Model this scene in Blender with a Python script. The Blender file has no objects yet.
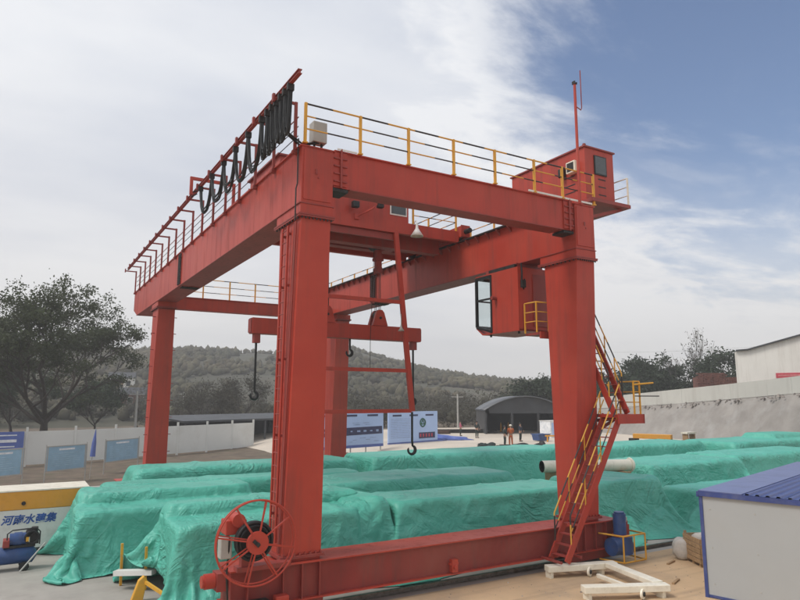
import bpy, bmesh, math, random
import numpy as np
from mathutils import Vector, Matrix, Euler
R = math.radians
random.seed(7); RNG = np.random.default_rng(11)
S = bpy.context.scene
COL = S.collection

# ------------------------------------------------------------------ camera
F_PX, PITCH, YAW = 640.4, 0.1546, 0.5363          # focal length in pixels of the 800 px wide photograph
CAM = np.array([-5.546, -13.997, 4.835])
cam = bpy.data.cameras.new('camera'); camo = bpy.data.objects.new('camera', cam); COL.objects.link(camo)
cam.sensor_width = 36; cam.lens = F_PX/800*36; cam.clip_start = .1; cam.clip_end = 4000
camo.location = CAM; camo.rotation_euler = (R(90)+PITCH, 0, -YAW)
S.camera = camo
S.render.resolution_x, S.render.resolution_y = 1024, 768

# ------------------------------------------------------------------ light
SUN_ELEV, SUN_AZ = 55, 276        # azimuth: degrees clockwise from +Y
sd = Vector((math.sin(R(SUN_AZ))*math.cos(R(SUN_ELEV)), math.cos(R(SUN_AZ))*math.cos(R(SUN_ELEV)), math.sin(R(SUN_ELEV))))
sun = bpy.data.lights.new('sun', 'SUN'); suno = bpy.data.objects.new('sun', sun); COL.objects.link(suno)
sun.energy = 1.9; sun.angle = R(18); sun.color = (1, .96, .90)
suno.rotation_euler = sd.to_track_quat('Z', 'Y').to_euler()
suno.location = (-30, -30, 40)

def nodes_of(nt):
    nt.nodes.clear(); return nt.nodes, nt.links
W = bpy.data.worlds.new('World'); S.world = W; W.use_nodes = True
N, L = nodes_of(W.node_tree)
def nd(nodes, typ, **kw):
    n = nodes.new(typ)
    for k, v in kw.items():
        if k in n.bl_rna.properties.keys(): setattr(n, k, v)
        else: n.inputs[k].default_value = v
    return n
def mth(op, a, b=None, c=None, clamp=False, NN=None, LL=None):
    NN = NN or N; LL = LL or L
    n = NN.new('ShaderNodeMath'); n.operation = op; n.use_clamp = clamp
    for i, v in enumerate((a, b, c)):
        if v is None: continue
        if isinstance(v, (int, float)): n.inputs[i].default_value = v
        else: LL.new(v, n.inputs[i])
    return n.outputs[0]
sky = nd(N, 'ShaderNodeTexSky', sky_type='NISHITA', sun_disc=False, sun_elevation=R(SUN_ELEV), sun_rotation=R(SUN_AZ), air_density=1.0, dust_density=2.2, ozone_density=1.0)
tc = N.new('ShaderNodeTexCoord'); sx = N.new('ShaderNodeSeparateXYZ'); L.new(tc.outputs['Generated'], sx.inputs[0])
zz = mth('MAXIMUM', sx.outputs[2], 0.0)
den = mth('ADD', zz, .16)
cx = mth('DIVIDE', sx.outputs[0], den); cy = mth('DIVIDE', sx.outputs[1], den)
cb = N.new('ShaderNodeCombineXYZ'); L.new(cx, cb.inputs[0]); L.new(cy, cb.inputs[1])
mp = nd(N, 'ShaderNodeMapping'); mp.inputs['Rotation'].default_value = (0, 0, R(62)); mp.inputs['Scale'].default_value = (.55, 1.0, 1); mp.inputs['Location'].default_value = (.3, .2, 0)
L.new(cb.outputs[0], mp.inputs[0])
n1 = nd(N, 'ShaderNodeTexNoise', Scale=2.6, Detail=10.0, Roughness=.6, Distortion=.6); L.new(mp.outputs[0], n1.inputs['Vector'])
n2 = nd(N, 'ShaderNodeTexNoise', Scale=.95, Detail=4.0, Roughness=.45); L.new(mp.outputs[0], n2.inputs['Vector'])
n3 = nd(N, 'ShaderNodeTexNoise', Scale=6.5, Detail=8.0, Roughness=.62); L.new(mp.outputs[0], n3.inputs['Vector'])
# the cloud sheet opens to blue air towards the right of the view
dp = nd(N, 'ShaderNodeVectorMath', operation='DOT_PRODUCT'); L.new(tc.outputs['Generated'], dp.inputs[0]); dp.inputs[1].default_value = Vector((.82, .36, .46)).normalized()
sm = nd(N, 'ShaderNodeMapRange', interpolation_type='SMOOTHSTEP'); L.new(mth('ADD', dp.outputs['Value'], mth('ADD', mth('MULTIPLY', mth('SUBTRACT', n1.outputs[0], .5), .26), mth('MULTIPLY', mth('SUBTRACT', n3.outputs[0], .5), .10))), sm.inputs[0])
for i, v in ((1, .87), (2, .995), (3, 0.0), (4, 1.0)): sm.inputs[i].default_value = v
dens = mth('SUBTRACT', mth('ADD', mth('ADD', mth('MULTIPLY', n1.outputs[0], 1.9), mth('MULTIPLY', n3.outputs[0], .45)), mth('MULTIPLY', n2.outputs[0], .5)), mth('MULTIPLY', sm.outputs[0], 1.45))
low = mth('MULTIPLY', mth('SUBTRACT', 1.0, mth('MINIMUM', mth('MULTIPLY', zz, 2.2), 1.0)), .75)      # haze bank near the horizon, all round
dens = mth('ADD', dens, low)
mr = nd(N, 'ShaderNodeMapRange', interpolation_type='SMOOTHSTEP'); L.new(dens, mr.inputs[0])
for i, v in ((1, .12), (2, 1.22), (3, 0.0), (4, 1.0)): mr.inputs[i].default_value = v
cov = mth('MULTIPLY', mr.outputs[0], .93)
shade = nd(N, 'ShaderNodeValToRGB')
L.new(mth('ADD', mth('ADD', mth('MULTIPLY', n2.outputs[0], 1.05), mth('MULTIPLY', n3.outputs[0], .12)), mth('MULTIPLY', mth('MULTIPLY', sm.outputs[0], mth('SUBTRACT', 1.0, sm.outputs[0])), .75)), shade.inputs[0])
e = shade.color_ramp.elements; e[0].position = .45; e[0].color = (5.3, 5.75, 6.7, 1); e[1].position = .70; e[1].color = (8.4, 8.5, 8.7, 1)
skyb = nd(N, 'ShaderNodeMixRGB', blend_type='MULTIPLY'); skyb.inputs[0].default_value = 1; skyb.inputs[2].default_value = (1.0, 1.10, 1.24, 1); L.new(sky.outputs[0], skyb.inputs[1])
mix = N.new('ShaderNodeMixRGB'); L.new(cov, mix.inputs[0]); L.new(skyb.outputs[0], mix.inputs[1]); warm = N.new('ShaderNodeMixRGB'); L.new(mth('MULTIPLY', low, .95, clamp=True), warm.inputs[0]); L.new(shade.outputs[0], warm.inputs[1]); warm.inputs[2].default_value = (8.6, 8.25, 7.95, 1); L.new(warm.outputs[0], mix.inputs[2])
bg = nd(N, 'ShaderNodeBackground', Strength=.1); L.new(mix.outputs[0], bg.inputs[0])
wo = N.new('ShaderNodeOutputWorld'); L.new(bg.outputs[0], wo.inputs[0])

S.render.engine = 'CYCLES'
S.view_settings.view_transform = 'Standard'; S.view_settings.look = 'None'; S.view_settings.gamma = 1
S.view_settings.use_curve_mapping = False; S.view_settings.exposure = 0.22
S.cycles.max_bounces = 6; S.cycles.diffuse_bounces = 3; S.cycles.volume_bounces = 0

# ------------------------------------------------------------------ pixel -> place helpers (800x600 photograph)
FWV = np.array([math.sin(YAW)*math.cos(PITCH), math.cos(YAW)*math.cos(PITCH), math.sin(PITCH)])
RTV = np.array([math.cos(YAW), -math.sin(YAW), 0.]); UPV = np.cross(RTV, FWV)
def ray(x, y): return FWV+RTV*(x-400)/F_PX+UPV*(300-y)/F_PX
def on(ax, v, x, y):
    d = ray(x, y); return CAM+d*(v-CAM[ax])/d[ax]
def at_z(x, y, z=0.): return on(2, z, x, y)
def at_y(x, y, v): return on(1, v, x, y)
def at_x(x, y, v): return on(0, v, x, y)
def at_d(x, y, d): return CAM+ray(x, y)*d

# ------------------------------------------------------------------ materials
MATS = {}
def pmat(name, col, rough=.6, metal=0., var=.25, vscale=3., bump=0., bscale=40., dirt=None, dirt_amt=0., dscale=1.5, streak=False, spec=.5, island=0., hue=None, fade=None, fade_amt=.4, trans=0.):
    if name in MATS: return MATS[name]
    m = bpy.data.materials.new(name); m.use_nodes = True; MATS[name] = m
    nn, ll = nodes_of(m.node_tree)
    out = nn.new('ShaderNodeOutputMaterial'); b = nn.new('ShaderNodeBsdfPrincipled'); ll.new(b.outputs[0], out.inputs[0])
    b.inputs['Roughness'].default_value = rough; b.inputs['Metallic'].default_value = metal; b.inputs['Specular IOR Level'].default_value = spec
    g = nn.new('ShaderNodeNewGeometry')
    no = nd(nn, 'ShaderNodeTexNoise', Scale=vscale, Detail=6.0, Roughness=.6); ll.new(g.outputs['Position'], no.inputs['Vector'])
    ramp = nn.new('ShaderNodeValToRGB'); ll.new(no.outputs[0], ramp.inputs[0])
    lo = tuple(c*(1-var) for c in col)+(1,); hi = tuple(min(c*(1+var), .95) for c in col)+(1,)
    if hue: hi = tuple(hue)+(1,)
    ramp.color_ramp.elements[0].position = .3; ramp.color_ramp.elements[0].color = lo
    ramp.color_ramp.elements[1].position = .7; ramp.color_ramp.elements[1].color = hi
    c = ramp.outputs[0]
    if dirt:
        d = nd(nn, 'ShaderNodeTexNoise', Scale=dscale, Detail=9.0, Roughness=.68)
        if streak:
            mpn = nn.new('ShaderNodeMapping'); mpn.inputs['Scale'].default_value = (3.2, 3.2, .22); ll.new(g.outputs['Position'], mpn.inputs[0]); ll.new(mpn.outputs[0], d.inputs['Vector'])
        else: ll.new(g.outputs['Position'], d.inputs['Vector'])
        dr = nn.new('ShaderNodeMapRange'); ll.new(d.outputs[0], dr.inputs[0])
        for i, v in ((1, .5), (2, .72), (3, 0.), (4, dirt_amt)): dr.inputs[i].default_value = v
        mx = nn.new('ShaderNodeMixRGB'); ll.new(dr.outputs[0], mx.inputs[0]); ll.new(c, mx.inputs[1]); mx.inputs[2].default_value = tuple(dirt)+(1,)
        c = mx.outputs[0]
        ra = nn.new('ShaderNodeMapRange'); ll.new(dr.outputs[0], ra.inputs[0]); ra.inputs[3].default_value = rough; ra.inputs[4].default_value = min(rough+.3, .95); ll.new(ra.outputs[0], b.inputs['Roughness'])
    if fade:
        fn_ = nd(nn, 'ShaderNodeTexNoise', Scale=.45, Detail=7.0, Roughness=.62, Distortion=.4); ll.new(g.outputs['Position'], fn_.inputs['Vector'])
        fr_ = nn.new('ShaderNodeMapRange'); ll.new(fn_.outputs[0], fr_.inputs[0])
        for i, v in ((1, .46), (2, .70), (3, 0.), (4, fade_amt)): fr_.inputs[i].default_value = v
        fx = nn.new('ShaderNodeMixRGB'); ll.new(fr_.outputs[0], fx.inputs[0]); ll.new(c, fx.inputs[1]); fx.inputs[2].default_value = tuple(fade)+(1,); c = fx.outputs[0]
        sp_ = nd(nn, 'ShaderNodeTexNoise', Scale=7., Detail=8.0, Roughness=.75); ll.new(g.outputs['Position'], sp_.inputs['Vector'])
        sr_ = nn.new('ShaderNodeMapRange'); ll.new(sp_.outputs[0], sr_.inputs[0])
        for i, v in ((1, .66), (2, .74), (3, 0.), (4, .6)): sr_.inputs[i].default_value = v
        sx_ = nn.new('ShaderNodeMixRGB'); ll.new(sr_.outputs[0], sx_.inputs[0]); ll.new(c, sx_.inputs[1]); sx_.inputs[2].default_value = (.12, .04, .03, 1); c = sx_.outputs[0]
    if island:
        hs = nn.new('ShaderNodeHueSaturation'); ll.new(c, hs.inputs['Color'])
        mm = nn.new('ShaderNodeMapRange'); ll.new(g.outputs['Random Per Island'], mm.inputs[0]); mm.inputs[3].default_value = 1-island; mm.inputs[4].default_value = 1+island; ll.new(mm.outputs[0], hs.inputs['Value'])
        m2 = nn.new('ShaderNodeMapRange'); ll.new(g.outputs['Random Per Island'], m2.inputs[0]); m2.inputs[3].default_value = .485; m2.inputs[4].default_value = .51; ll.new(m2.outputs[0], hs.inputs['Hue'])
        c = hs.outputs[0]
    ll.new(c, b.inputs['Base Color'])
    if trans:
        tl = nn.new('ShaderNodeBsdfTranslucent'); ll.new(c, tl.inputs[0]); mxs = nn.new('ShaderNodeMixShader'); mxs.inputs[0].default_value = trans; ll.new(b.outputs[0], mxs.inputs[1]); ll.new(tl.outputs[0], mxs.inputs[2]); ll.new(mxs.outputs[0], out.inputs[0])
    if bump:
        bn = nd(nn, 'ShaderNodeTexNoise', Scale=bscale, Detail=6.0, Roughness=.65); ll.new(g.outputs['Position'], bn.inputs['Vector'])
        bp = nd(nn, 'ShaderNodeBump', Strength=bump, Distance=.02); ll.new(bn.outputs[0], bp.inputs['Height']); ll.new(bp.outputs[0], b.inputs['Normal'])
    return m
RED = pmat('red_paint', (.42, .047, .028), .44, var=.10, vscale=.7, bump=.22, bscale=1.1, dirt=(.20, .05, .038), dirt_amt=.65, dscale=1.1, streak=True, spec=.38, fade=(.50, .085, .05), fade_amt=.4)
RED2 = pmat('red_primer', (.29, .042, .032), .55, var=.12, vscale=1.5, dirt=(.15, .09, .075), dirt_amt=.6, dscale=2, streak=True)
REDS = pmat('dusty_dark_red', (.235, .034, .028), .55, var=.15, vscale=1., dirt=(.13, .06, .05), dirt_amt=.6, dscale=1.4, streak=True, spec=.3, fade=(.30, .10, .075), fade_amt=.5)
RUST = pmat('rusty_steel', (.10, .055, .04), .8, var=.4, vscale=8)
YEL = pmat('yellow_paint', (.72, .36, .03), .5, var=.1, dirt=(.35, .22, .1), dirt_amt=.5, dscale=6)
BLK = pmat('black_rubber', (.012, .013, .014), .55, var=.3, vscale=6)
DARK = pmat('dark_steel', (.03, .028, .027), .6, metal=.3, var=.4, vscale=6)
ROPE = pmat('steel_rope', (.05, .045, .04), .6, metal=.5)
STEEL = pmat('worn_rail_steel', (.22, .20, .18), .35, metal=.9, var=.3, vscale=6, dirt=(.12, .06, .04), dirt_amt=.7, dscale=9)
WHT = pmat('white_paint', (.74, .73, .69), .5, var=.05, vscale=2, dirt=(.42, .38, .32), dirt_amt=.45, dscale=2.5)
CREAM = pmat('cream_paint', (.80, .75, .62), .45, var=.05, vscale=2, dirt=(.42, .36, .27), dirt_amt=.5, dscale=3)
GREYBOX = pmat('grey_box', (.42, .41, .38), .5, var=.1)
BLUE = pmat('blue_paint', (.03, .075, .22), .4, var=.2, vscale=4, dirt=(.10, .10, .11), dirt_amt=.4, dscale=6)
ROOFL = pmat('blue_flashing', (.10, .13, .30), .3, var=.10, vscale=1.2, dirt=(.22, .22, .27), dirt_amt=.5, dscale=1.6)
ROOFB = pmat('blue_roof', (.04, .065, .22), .38, var=.12, vscale=1.5, dirt=(.16, .17, .24), dirt_amt=.5, dscale=2)
PANEL = pmat('cabin_panel', (.385, .405, .41), .45, var=.03, vscale=.8, dirt=(.38, .38, .36), dirt_amt=.4, dscale=.5)
ORG = pmat('orange_paint', (.72, .33, .035), .5, var=.1, dirt=(.4, .22, .1), dirt_amt=.5, dscale=3)
WOOD = pmat('raw_wood', (.36, .23, .12), .8, var=.3, vscale=14, bump=.3, bscale=50)
GLASSD = pmat('dark_glass', (.03, .04, .045), .06, var=.2, spec=.8)
CONC = pmat('concrete', (.36, .335, .30), .85, var=.14, vscale=.9, bump=.3, bscale=26, dirt=(.20, .175, .15), dirt_amt=.55, dscale=.55)
SAND = pmat('dusty_yard', (.56, .385, .225), .9, var=.10, vscale=.6, bump=.35, bscale=30, dirt=(.38, .28, .19), dirt_amt=.75, dscale=.42)
SLAB = pmat('pale_slab', (.58, .50, .41), .85, var=.09, vscale=.3, bump=.2, bscale=12, dirt=(.38, .33, .27), dirt_amt=.6, dscale=.25)
EARTH = pmat('bare_earth', (.135, .10, .07), .95, var=.35, vscale=.8, bump=.6, bscale=6, dirt=(.10, .10, .05), dirt_amt=.8, dscale=.7)
SCRUB = pmat('hillside_soil', (.065, .062, .04), .95, var=.35, vscale=.03, dirt=(.15, .11, .075), dirt_amt=.7, dscale=.045)
SHOT = pmat('shotcrete', (.29, .265, .24), .92, var=.18, vscale=.5, bump=.25, bscale=3.0, dirt=(.40, .385, .365), dirt_amt=.7, dscale=.55)
FENCE = pmat('hoarding_white', (.68, .68, .64), .55, var=.04, vscale=.5, dirt=(.50, .47, .41), dirt_amt=.5, dscale=.35)
SHEET = pmat('dark_sheet_metal', (.045, .047, .052), .55, var=.25, vscale=.5, dirt=(.09, .085, .08), dirt_amt=.5, dscale=.9)
SHEETL = pmat('shed_roof_metal', (.10, .105, .115), .45, var=.25, vscale=.6, dirt=(.15, .14, .13), dirt_amt=.5, dscale=.9)
PLASTER = pmat('white_plaster', (.80, .77, .71), .8, var=.04, vscale=.5, dirt=(.48, .42, .36), dirt_amt=.5, dscale=.5, streak=True)
WALLG = pmat('weathered_white_wall', (.56, .55, .50), .8, var=.05, vscale=.5, dirt=(.40, .37, .33), dirt_amt=.5, dscale=.5, streak=True)
BRICK = pmat('red_brick', (.17, .072, .055), .9, var=.35, vscale=2)
BARK = pmat('bark', (.05, .04, .033), .95, var=.35, vscale=5, bump=.5, bscale=20)
BARKG = pmat('pale_bark', (.16, .145, .13), .95, var=.3, vscale=5)
LEAF = pmat('leaf_dark', (.062, .076, .034), .7, var=.35, vscale=.35, island=.3, trans=.4)
LEAF2 = pmat('leaf_green', (.040, .058, .030), .75, var=.35, vscale=.2, island=.3, trans=.35)
LEAF3 = pmat('leaf_dry', (.072, .066, .044), .8, var=.35, vscale=.1, island=.25, trans=.35)
WOODS = pmat('woods_foliage', (.054, .062, .028), .85, var=.45, vscale=.035, island=.14, hue=(.105, .085, .044))
BOARDB = pmat('board_blue', (.28, .45, .58), .35, var=.10, vscale=2)
BOARDV = pmat('poster_blue', (.10, .15, .42), .4, var=.15, vscale=2)
BOARDW = pmat('poster_pale', (.44, .58, .86), .4, var=.06, vscale=.6)
INKN = pmat('ink_navy', (.03, .035, .10), .5)
INKL = pmat('ink_light', (.78, .84, .90), .5)
INKM = pmat('ink_mid', (.30, .40, .62), .5)
INKS = pmat('ink_soft', (.36, .53, .64), .5)
INKG = pmat('ink_green', (.03, .12, .08), .5)
TXTB = pmat('text_blue', (.025, .09, .33), .5)
REDP = pmat('red_banner', (.55, .06, .09), .6, var=.1)
SKIN = pmat('skin', (.38, .22, .15), .6)
CLO = pmat('cloth_orange', (.42, .10, .025), .8, var=.2, vscale=8)
CLD = pmat('cloth_dark', (.02, .03, .028), .85, var=.3, vscale=8)
CLN = pmat('cloth_navy', (.022, .03, .05), .85, var=.3, vscale=8)
CLP = pmat('cloth_pink', (.5, .12, .2), .85, var=.2, vscale=8)
HAIR = pmat('hair', (.01, .009, .008), .6)

def add_ruts(m):
    nn, ll = m.node_tree.nodes, m.node_tree.links; bs = next(n for n in nn if n.type == 'BSDF_PRINCIPLED'); src = bs.inputs['Base Color'].links[0].from_socket
    g = nn.new('ShaderNodeNewGeometry'); mp_ = nn.new('ShaderNodeMapping'); mp_.inputs['Rotation'].default_value = (0, 0, R(12)); mp_.inputs['Scale'].default_value = (.12, 2.2, 1); ll.new(g.outputs['Position'], mp_.inputs[0])
    q = nd(nn, 'ShaderNodeTexNoise', Scale=1.0, Detail=6.0, Roughness=.6, Distortion=.15); ll.new(mp_.outputs[0], q.inputs['Vector'])
    r = nn.new('ShaderNodeMapRange'); ll.new(q.outputs[0], r.inputs[0])
    for i, v in ((1, .52), (2, .68), (3, 0.), (4, .5)): r.inputs[i].default_value = v
    x = nn.new('ShaderNodeMixRGB'); ll.new(r.outputs[0], x.inputs[0]); ll.new(src, x.inputs[1]); x.inputs[2].default_value = (.30, .21, .135, 1); ll.new(x.outputs[0], bs.inputs['Base Color'])
add_ruts(SAND)

def stripe_mat():
    m = bpy.data.materials.new('yellow_black_stripes'); m.use_nodes = True
    nn, ll = nodes_of(m.node_tree); out = nn.new('ShaderNodeOutputMaterial'); b = nn.new('ShaderNodeBsdfPrincipled'); ll.new(b.outputs[0], out.inputs[0])
    b.inputs['Roughness'].default_value = .5
    g = nn.new('ShaderNodeNewGeometry'); s = nn.new('ShaderNodeSeparateXYZ'); ll.new(g.outputs['Position'], s.inputs[0])
    a = mth('ADD', mth('ADD', s.outputs[0], s.outputs[1], NN=nn, LL=ll), s.outputs[2], NN=nn, LL=ll)
    f = mth('FRACT', mth('MULTIPLY', a, .62, NN=nn, LL=ll), NN=nn, LL=ll)
    k = mth('GREATER_THAN', f, .52, NN=nn, LL=ll)
    mx = nn.new('ShaderNodeMixRGB'); ll.new(k, mx.inputs[0]); mx.inputs[1].default_value = (.68, .36, .05, 1); mx.inputs[2].default_value = (.035, .03, .028, 1); ll.new(mx.outputs[0], b.inputs['Base Color'])
    return m
STRIPE = stripe_mat()
def tarp_mat():
    m = bpy.data.materials.new('green_tarpaulin'); m.use_nodes = True
    nn, ll = nodes_of(m.node_tree); out = nn.new('ShaderNodeOutputMaterial'); b = nn.new('ShaderNodeBsdfPrincipled')
    g = nn.new('ShaderNodeNewGeometry')
    no = nd(nn, 'ShaderNodeTexNoise', Scale=.5, Detail=7.0, Roughness=.62); ll.new(g.outputs['Position'], no.inputs['Vector'])
    rp = nn.new('ShaderNodeValToRGB'); ll.new(no.outputs[0], rp.inputs[0]); el = rp.color_ramp.elements
    el[0].position = .3; el[0].color = (.085, .44, .335, 1); el[1].position = .72; el[1].color = (.135, .54, .425, 1)
    n2 = nd(nn, 'ShaderNodeTexNoise', Scale=1.6, Detail=8.0, Roughness=.7); ll.new(g.outputs['Position'], n2.inputs['Vector'])
    mr2 = nn.new('ShaderNodeMapRange'); ll.new(n2.outputs[0], mr2.inputs[0]); mr2.inputs[1].default_value = .55; mr2.inputs[2].default_value = .8; mr2.inputs[4].default_value = .4
    mx = nn.new('ShaderNodeMixRGB'); ll.new(mr2.outputs[0], mx.inputs[0]); ll.new(rp.outputs[0], mx.inputs[1]); mx.inputs[2].default_value = (.22, .42, .35, 1)
    ll.new(mx.outputs[0], b.inputs['Base Color']); b.inputs['Roughness'].default_value = .45; b.inputs['Specular IOR Level'].default_value = .42
    def M(op, a, b=None, c=None, clamp=False): return mth(op, a, b, c, clamp, nn, ll)
    def nz(scale, detail, dist=0., rot=None, scl=(1, 1, 1)):
        q = nd(nn, 'ShaderNodeTexNoise', Scale=scale, Detail=detail, Roughness=.5, Distortion=dist)
        if rot is None and scl == (1, 1, 1): ll.new(g.outputs['Position'], q.inputs['Vector']); return q.outputs[0]
        mpn = nn.new('ShaderNodeMapping'); mpn.vector_type = 'TEXTURE'; mpn.inputs['Rotation'].default_value = rot or (0, 0, 0); mpn.inputs['Scale'].default_value = scl
        ll.new(g.outputs['Position'], mpn.inputs[0]); ll.new(mpn.outputs[0], q.inputs['Vector']); return q.outputs[0]
    def crease(n_, k): return M('SUBTRACT', 1.0, M('MULTIPLY', M('ABSOLUTE', M('SUBTRACT', n_, .5)), k), clamp=True)
    def mask(n_, a, b): 
        r_ = nn.new('ShaderNodeMapRange'); ll.new(n_, r_.inputs[0]); r_.inputs[1].default_value = a; r_.inputs[2].default_value = b; return r_.outputs[0]
    # long tension creases in two slanting families, level ones, and fine crumples
    c1 = M('MULTIPLY', crease(nz(1.0, 3.0, 1.3, (0, R(38), R(20)), (1.9, .8, .50)), 8.), mask(nz(.7, 2.0), .50, .62))
    c2 = M('MULTIPLY', crease(nz(1.0, 3.0, 1.3, (R(15), R(-52), R(-25)), (1.7, .8, .46)), 8.), mask(nz(.6, 2.0, 0, None, (1.1, 1, 1)), .52, .64))
    c3 = M('MULTIPLY', crease(nz(1.0, 2.0, .8, (0, R(6), 0), (1.3, 1.0, .24)), 7.), mask(nz(.8, 3.0, 0, None, (.9, 1.2, 1)), .44, .6))
    c4 = crease(nz(4.2, 3.0, .6), 6.)
    h = M('ADD', M('ADD', M('MULTIPLY', c1, .034), M('MULTIPLY', c2, .034)), M('ADD', M('MULTIPLY', c3, .014), M('MULTIPLY', c4, .008)))
    h = M('ADD', h, M('MULTIPLY', nz(1.6, 2.0), .09))
    bp = nd(nn, 'ShaderNodeBump', Strength=1.0, Distance=1.0); ll.new(h, bp.inputs['Height']); ll.new(bp.outputs[0], b.inputs['Normal'])
    tr = nn.new('ShaderNodeBsdfTranslucent'); tr.inputs[0].default_value = (.07, .36, .27, 1)
    ms = nn.new('ShaderNodeMixShader'); ms.inputs[0].default_value = .12; ll.new(b.outputs[0], ms.inputs[1]); ll.new(tr.outputs[0], ms.inputs[2]); ll.new(ms.outputs[0], out.inputs[0])
    return m
TARP = tarp_mat()
def glass_mat():
    m = bpy.data.materials.new('clear_glass'); m.use_nodes = True
    nn, ll = nodes_of(m.node_tree); out = nn.new('ShaderNodeOutputMaterial')
    t = nn.new('ShaderNodeBsdfTransparent'); t.inputs[0].default_value = (.88, .93, .93, 1); gl = nn.new('ShaderNodeBsdfGlossy'); gl.inputs['Roughness'].default_value = .03
    ms = nn.new('ShaderNodeMixShader'); ms.inputs[0].default_value = .08; ll.new(t.outputs[0], ms.inputs[1]); ll.new(gl.outputs[0], ms.inputs[2]); ll.new(ms.outputs[0], out.inputs[0])
    return m
GLASS = glass_mat()

# ------------------------------------------------------------------ mesh helpers
ORG_OF = {}                                   # build-space origin of every object (unrotated)
def tag(o, label=None, cat=None, group=None, kind=None):
    if label: o['label'] = label
    if cat: o['category'] = cat
    if group: o['group'] = group
    if kind: o['kind'] = kind
    return o
def empty(name, base, label=None, cat=None, group=None):
    o = bpy.data.objects.new(name, None); COL.objects.link(o); o.location = base; o.empty_display_size = .3
    ORG_OF[o.name] = Vector(base); return tag(o, label, cat, group)
def link_mesh(name, me, parent=None, center=(0, 0, 0), rot=None):
    o = bpy.data.objects.new(name, me); COL.objects.link(o)
    c = Vector(center); ORG_OF[o.name] = c
    if parent is not None:
        o.parent = parent; o.location = c-ORG_OF[parent.name]
    else: o.location = c
    if rot is not None: o.rotation_euler = rot
    return o
class MB:
    def __init__(s): s.v = []; s.f = []; s.sm = []
    def add(s, vs, fs, smooth=False):
        o = len(s.v); s.v += [tuple(map(float, v)) for v in vs]; s.f += [tuple(i+o for i in f) for f in fs]; s.sm += [smooth]*len(fs); return s
    def box(s, x0, x1, y0, y1, z0, z1):
        v = [(x, y, z) for z in (z0, z1) for y in (y0, y1) for x in (x0, x1)]
        return s.add(v, [(0, 2, 3, 1), (4, 5, 7, 6), (0, 1, 5, 4), (2, 6, 7, 3), (0, 4, 6, 2), (1, 3, 7, 5)])
    def hexa(s, bot, top):                    # four bottom corners, four top corners, counter-clockwise from above
        return s.add(list(bot)+list(top), [(3, 2, 1, 0), (4, 5, 6, 7), (0, 1, 5, 4), (1, 2, 6, 5), (2, 3, 7, 6), (3, 0, 4, 7)])
    def prism(s, poly, axis, a, b):           # poly: 2D list; extruded along axis from a to b
        n = len(poly)
        def mk(p, t): return [(t, p[0], p[1]), (p[0], t, p[1]), (p[0], p[1], t)][axis]
        v = [mk(p, a) for p in poly]+[mk(p, b) for p in poly]
        fs = [tuple(range(n))[::-1], tuple(range(n, 2*n))]+[(i, (i+1) % n, n+(i+1) % n, n+i) for i in range(n)]
        return s.add(v, fs)
    def tube(s, pts, r, seg=8, caps=True, smooth=True):
        pts = [Vector(p) for p in pts]; n = len(pts)
        rs = r if isinstance(r, (list, tuple, np.ndarray)) else [r]*n
        t0 = (pts[1]-pts[0]).normalized(); ref = Vector((0, 0, 1)) if abs(t0.z) < .9 else Vector((1, 0, 0))
        u = t0.cross(ref).normalized(); vs = []
        for i, p in enumerate(pts):
            t = (pts[min(i+1, n-1)]-pts[max(i-1, 0)]).normalized()
            u = (u-t*u.dot(t)).normalized(); w = t.cross(u)
            vs += [p+(u*math.cos(a)+w*math.sin(a))*rs[i] for a in [2*math.pi*k/seg for k in range(seg)]]
        fs = [(i*seg+k, i*seg+(k+1) % seg, (i+1)*seg+(k+1) % seg, (i+1)*seg+k) for i in range(n-1) for k in range(seg)]
        s.add(vs, fs, smooth)
        if caps: s.add(vs[:seg], [tuple(range(seg))[::-1]]); s.add(vs[-seg:], [tuple(range(seg))])
        return s
    def bar(s, a, b, w, h, up=(0, 0, 1)):     # rectangular bar from a to b
        a = Vector(a); b = Vector(b); t = (b-a).normalized(); up = Vector(up)
        if abs(t.dot(up)) > .95: up = Vector((0, 1, 0))
        u = t.cross(up).normalized()*w/2; q = u.cross(t).normalized()*h/2
        v = [a-u-q, a+u-q, a+u+q, a-u+q, b-u-q, b+u-q, b+u+q, b-u+q]
        return s.add(v, [(0, 3, 2, 1), (4, 5, 6, 7), (0, 1, 5, 4), (1, 2, 6, 5), (2, 3, 7, 6), (3, 0, 4, 7)][::1])
    def cyl(s, c, axis, r, h, seg=20):
        a = Vector(axis).normalized()*h/2; return s.tube([Vector(c)-a, Vector(c)+a], r, seg)
    def ring(s, c, axis, R0, r, seg=40, rs=8):
        ax = Vector(axis).normalized(); u = ax.orthogonal().normalized(); w = ax.cross(u); c = Vector(c)
        vs = []; fs = []
        for i in range(seg):
            t = 2*math.pi*i/seg; d = u*math.cos(t)+w*math.sin(t)
            vs += [c+d*(R0+r*math.cos(q))+ax*r*math.sin(q) for q in [2*math.pi*k/rs for k in range(rs)]]
        for i in range(seg):
            j = (i+1) % seg; fs += [(i*rs+k, i*rs+(k+1) % rs, j*rs+(k+1) % rs, j*rs+k) for k in range(rs)]
        return s.add(vs, fs, True)
    def lathe(s, prof, c, seg=20, axis=2):
        vs = []; c = Vector(c)
        for r, z in prof:
            for k in range(seg):
                a = 2*math.pi*k/seg; p = (r*math.cos(a), r*math.sin(a), z)
                p = [(p[2], p[0], p[1]), (p[0], p[2], p[1]), p][axis]; vs.append(c+Vector(p))
        fs = [(i*seg+k, i*seg+(k+1) % seg, (i+1)*seg+(k+1) % seg, (i+1)*seg+k) for i in range(len(prof)-1) for k in range(seg)]
        return s.add(vs, fs, True)
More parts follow.
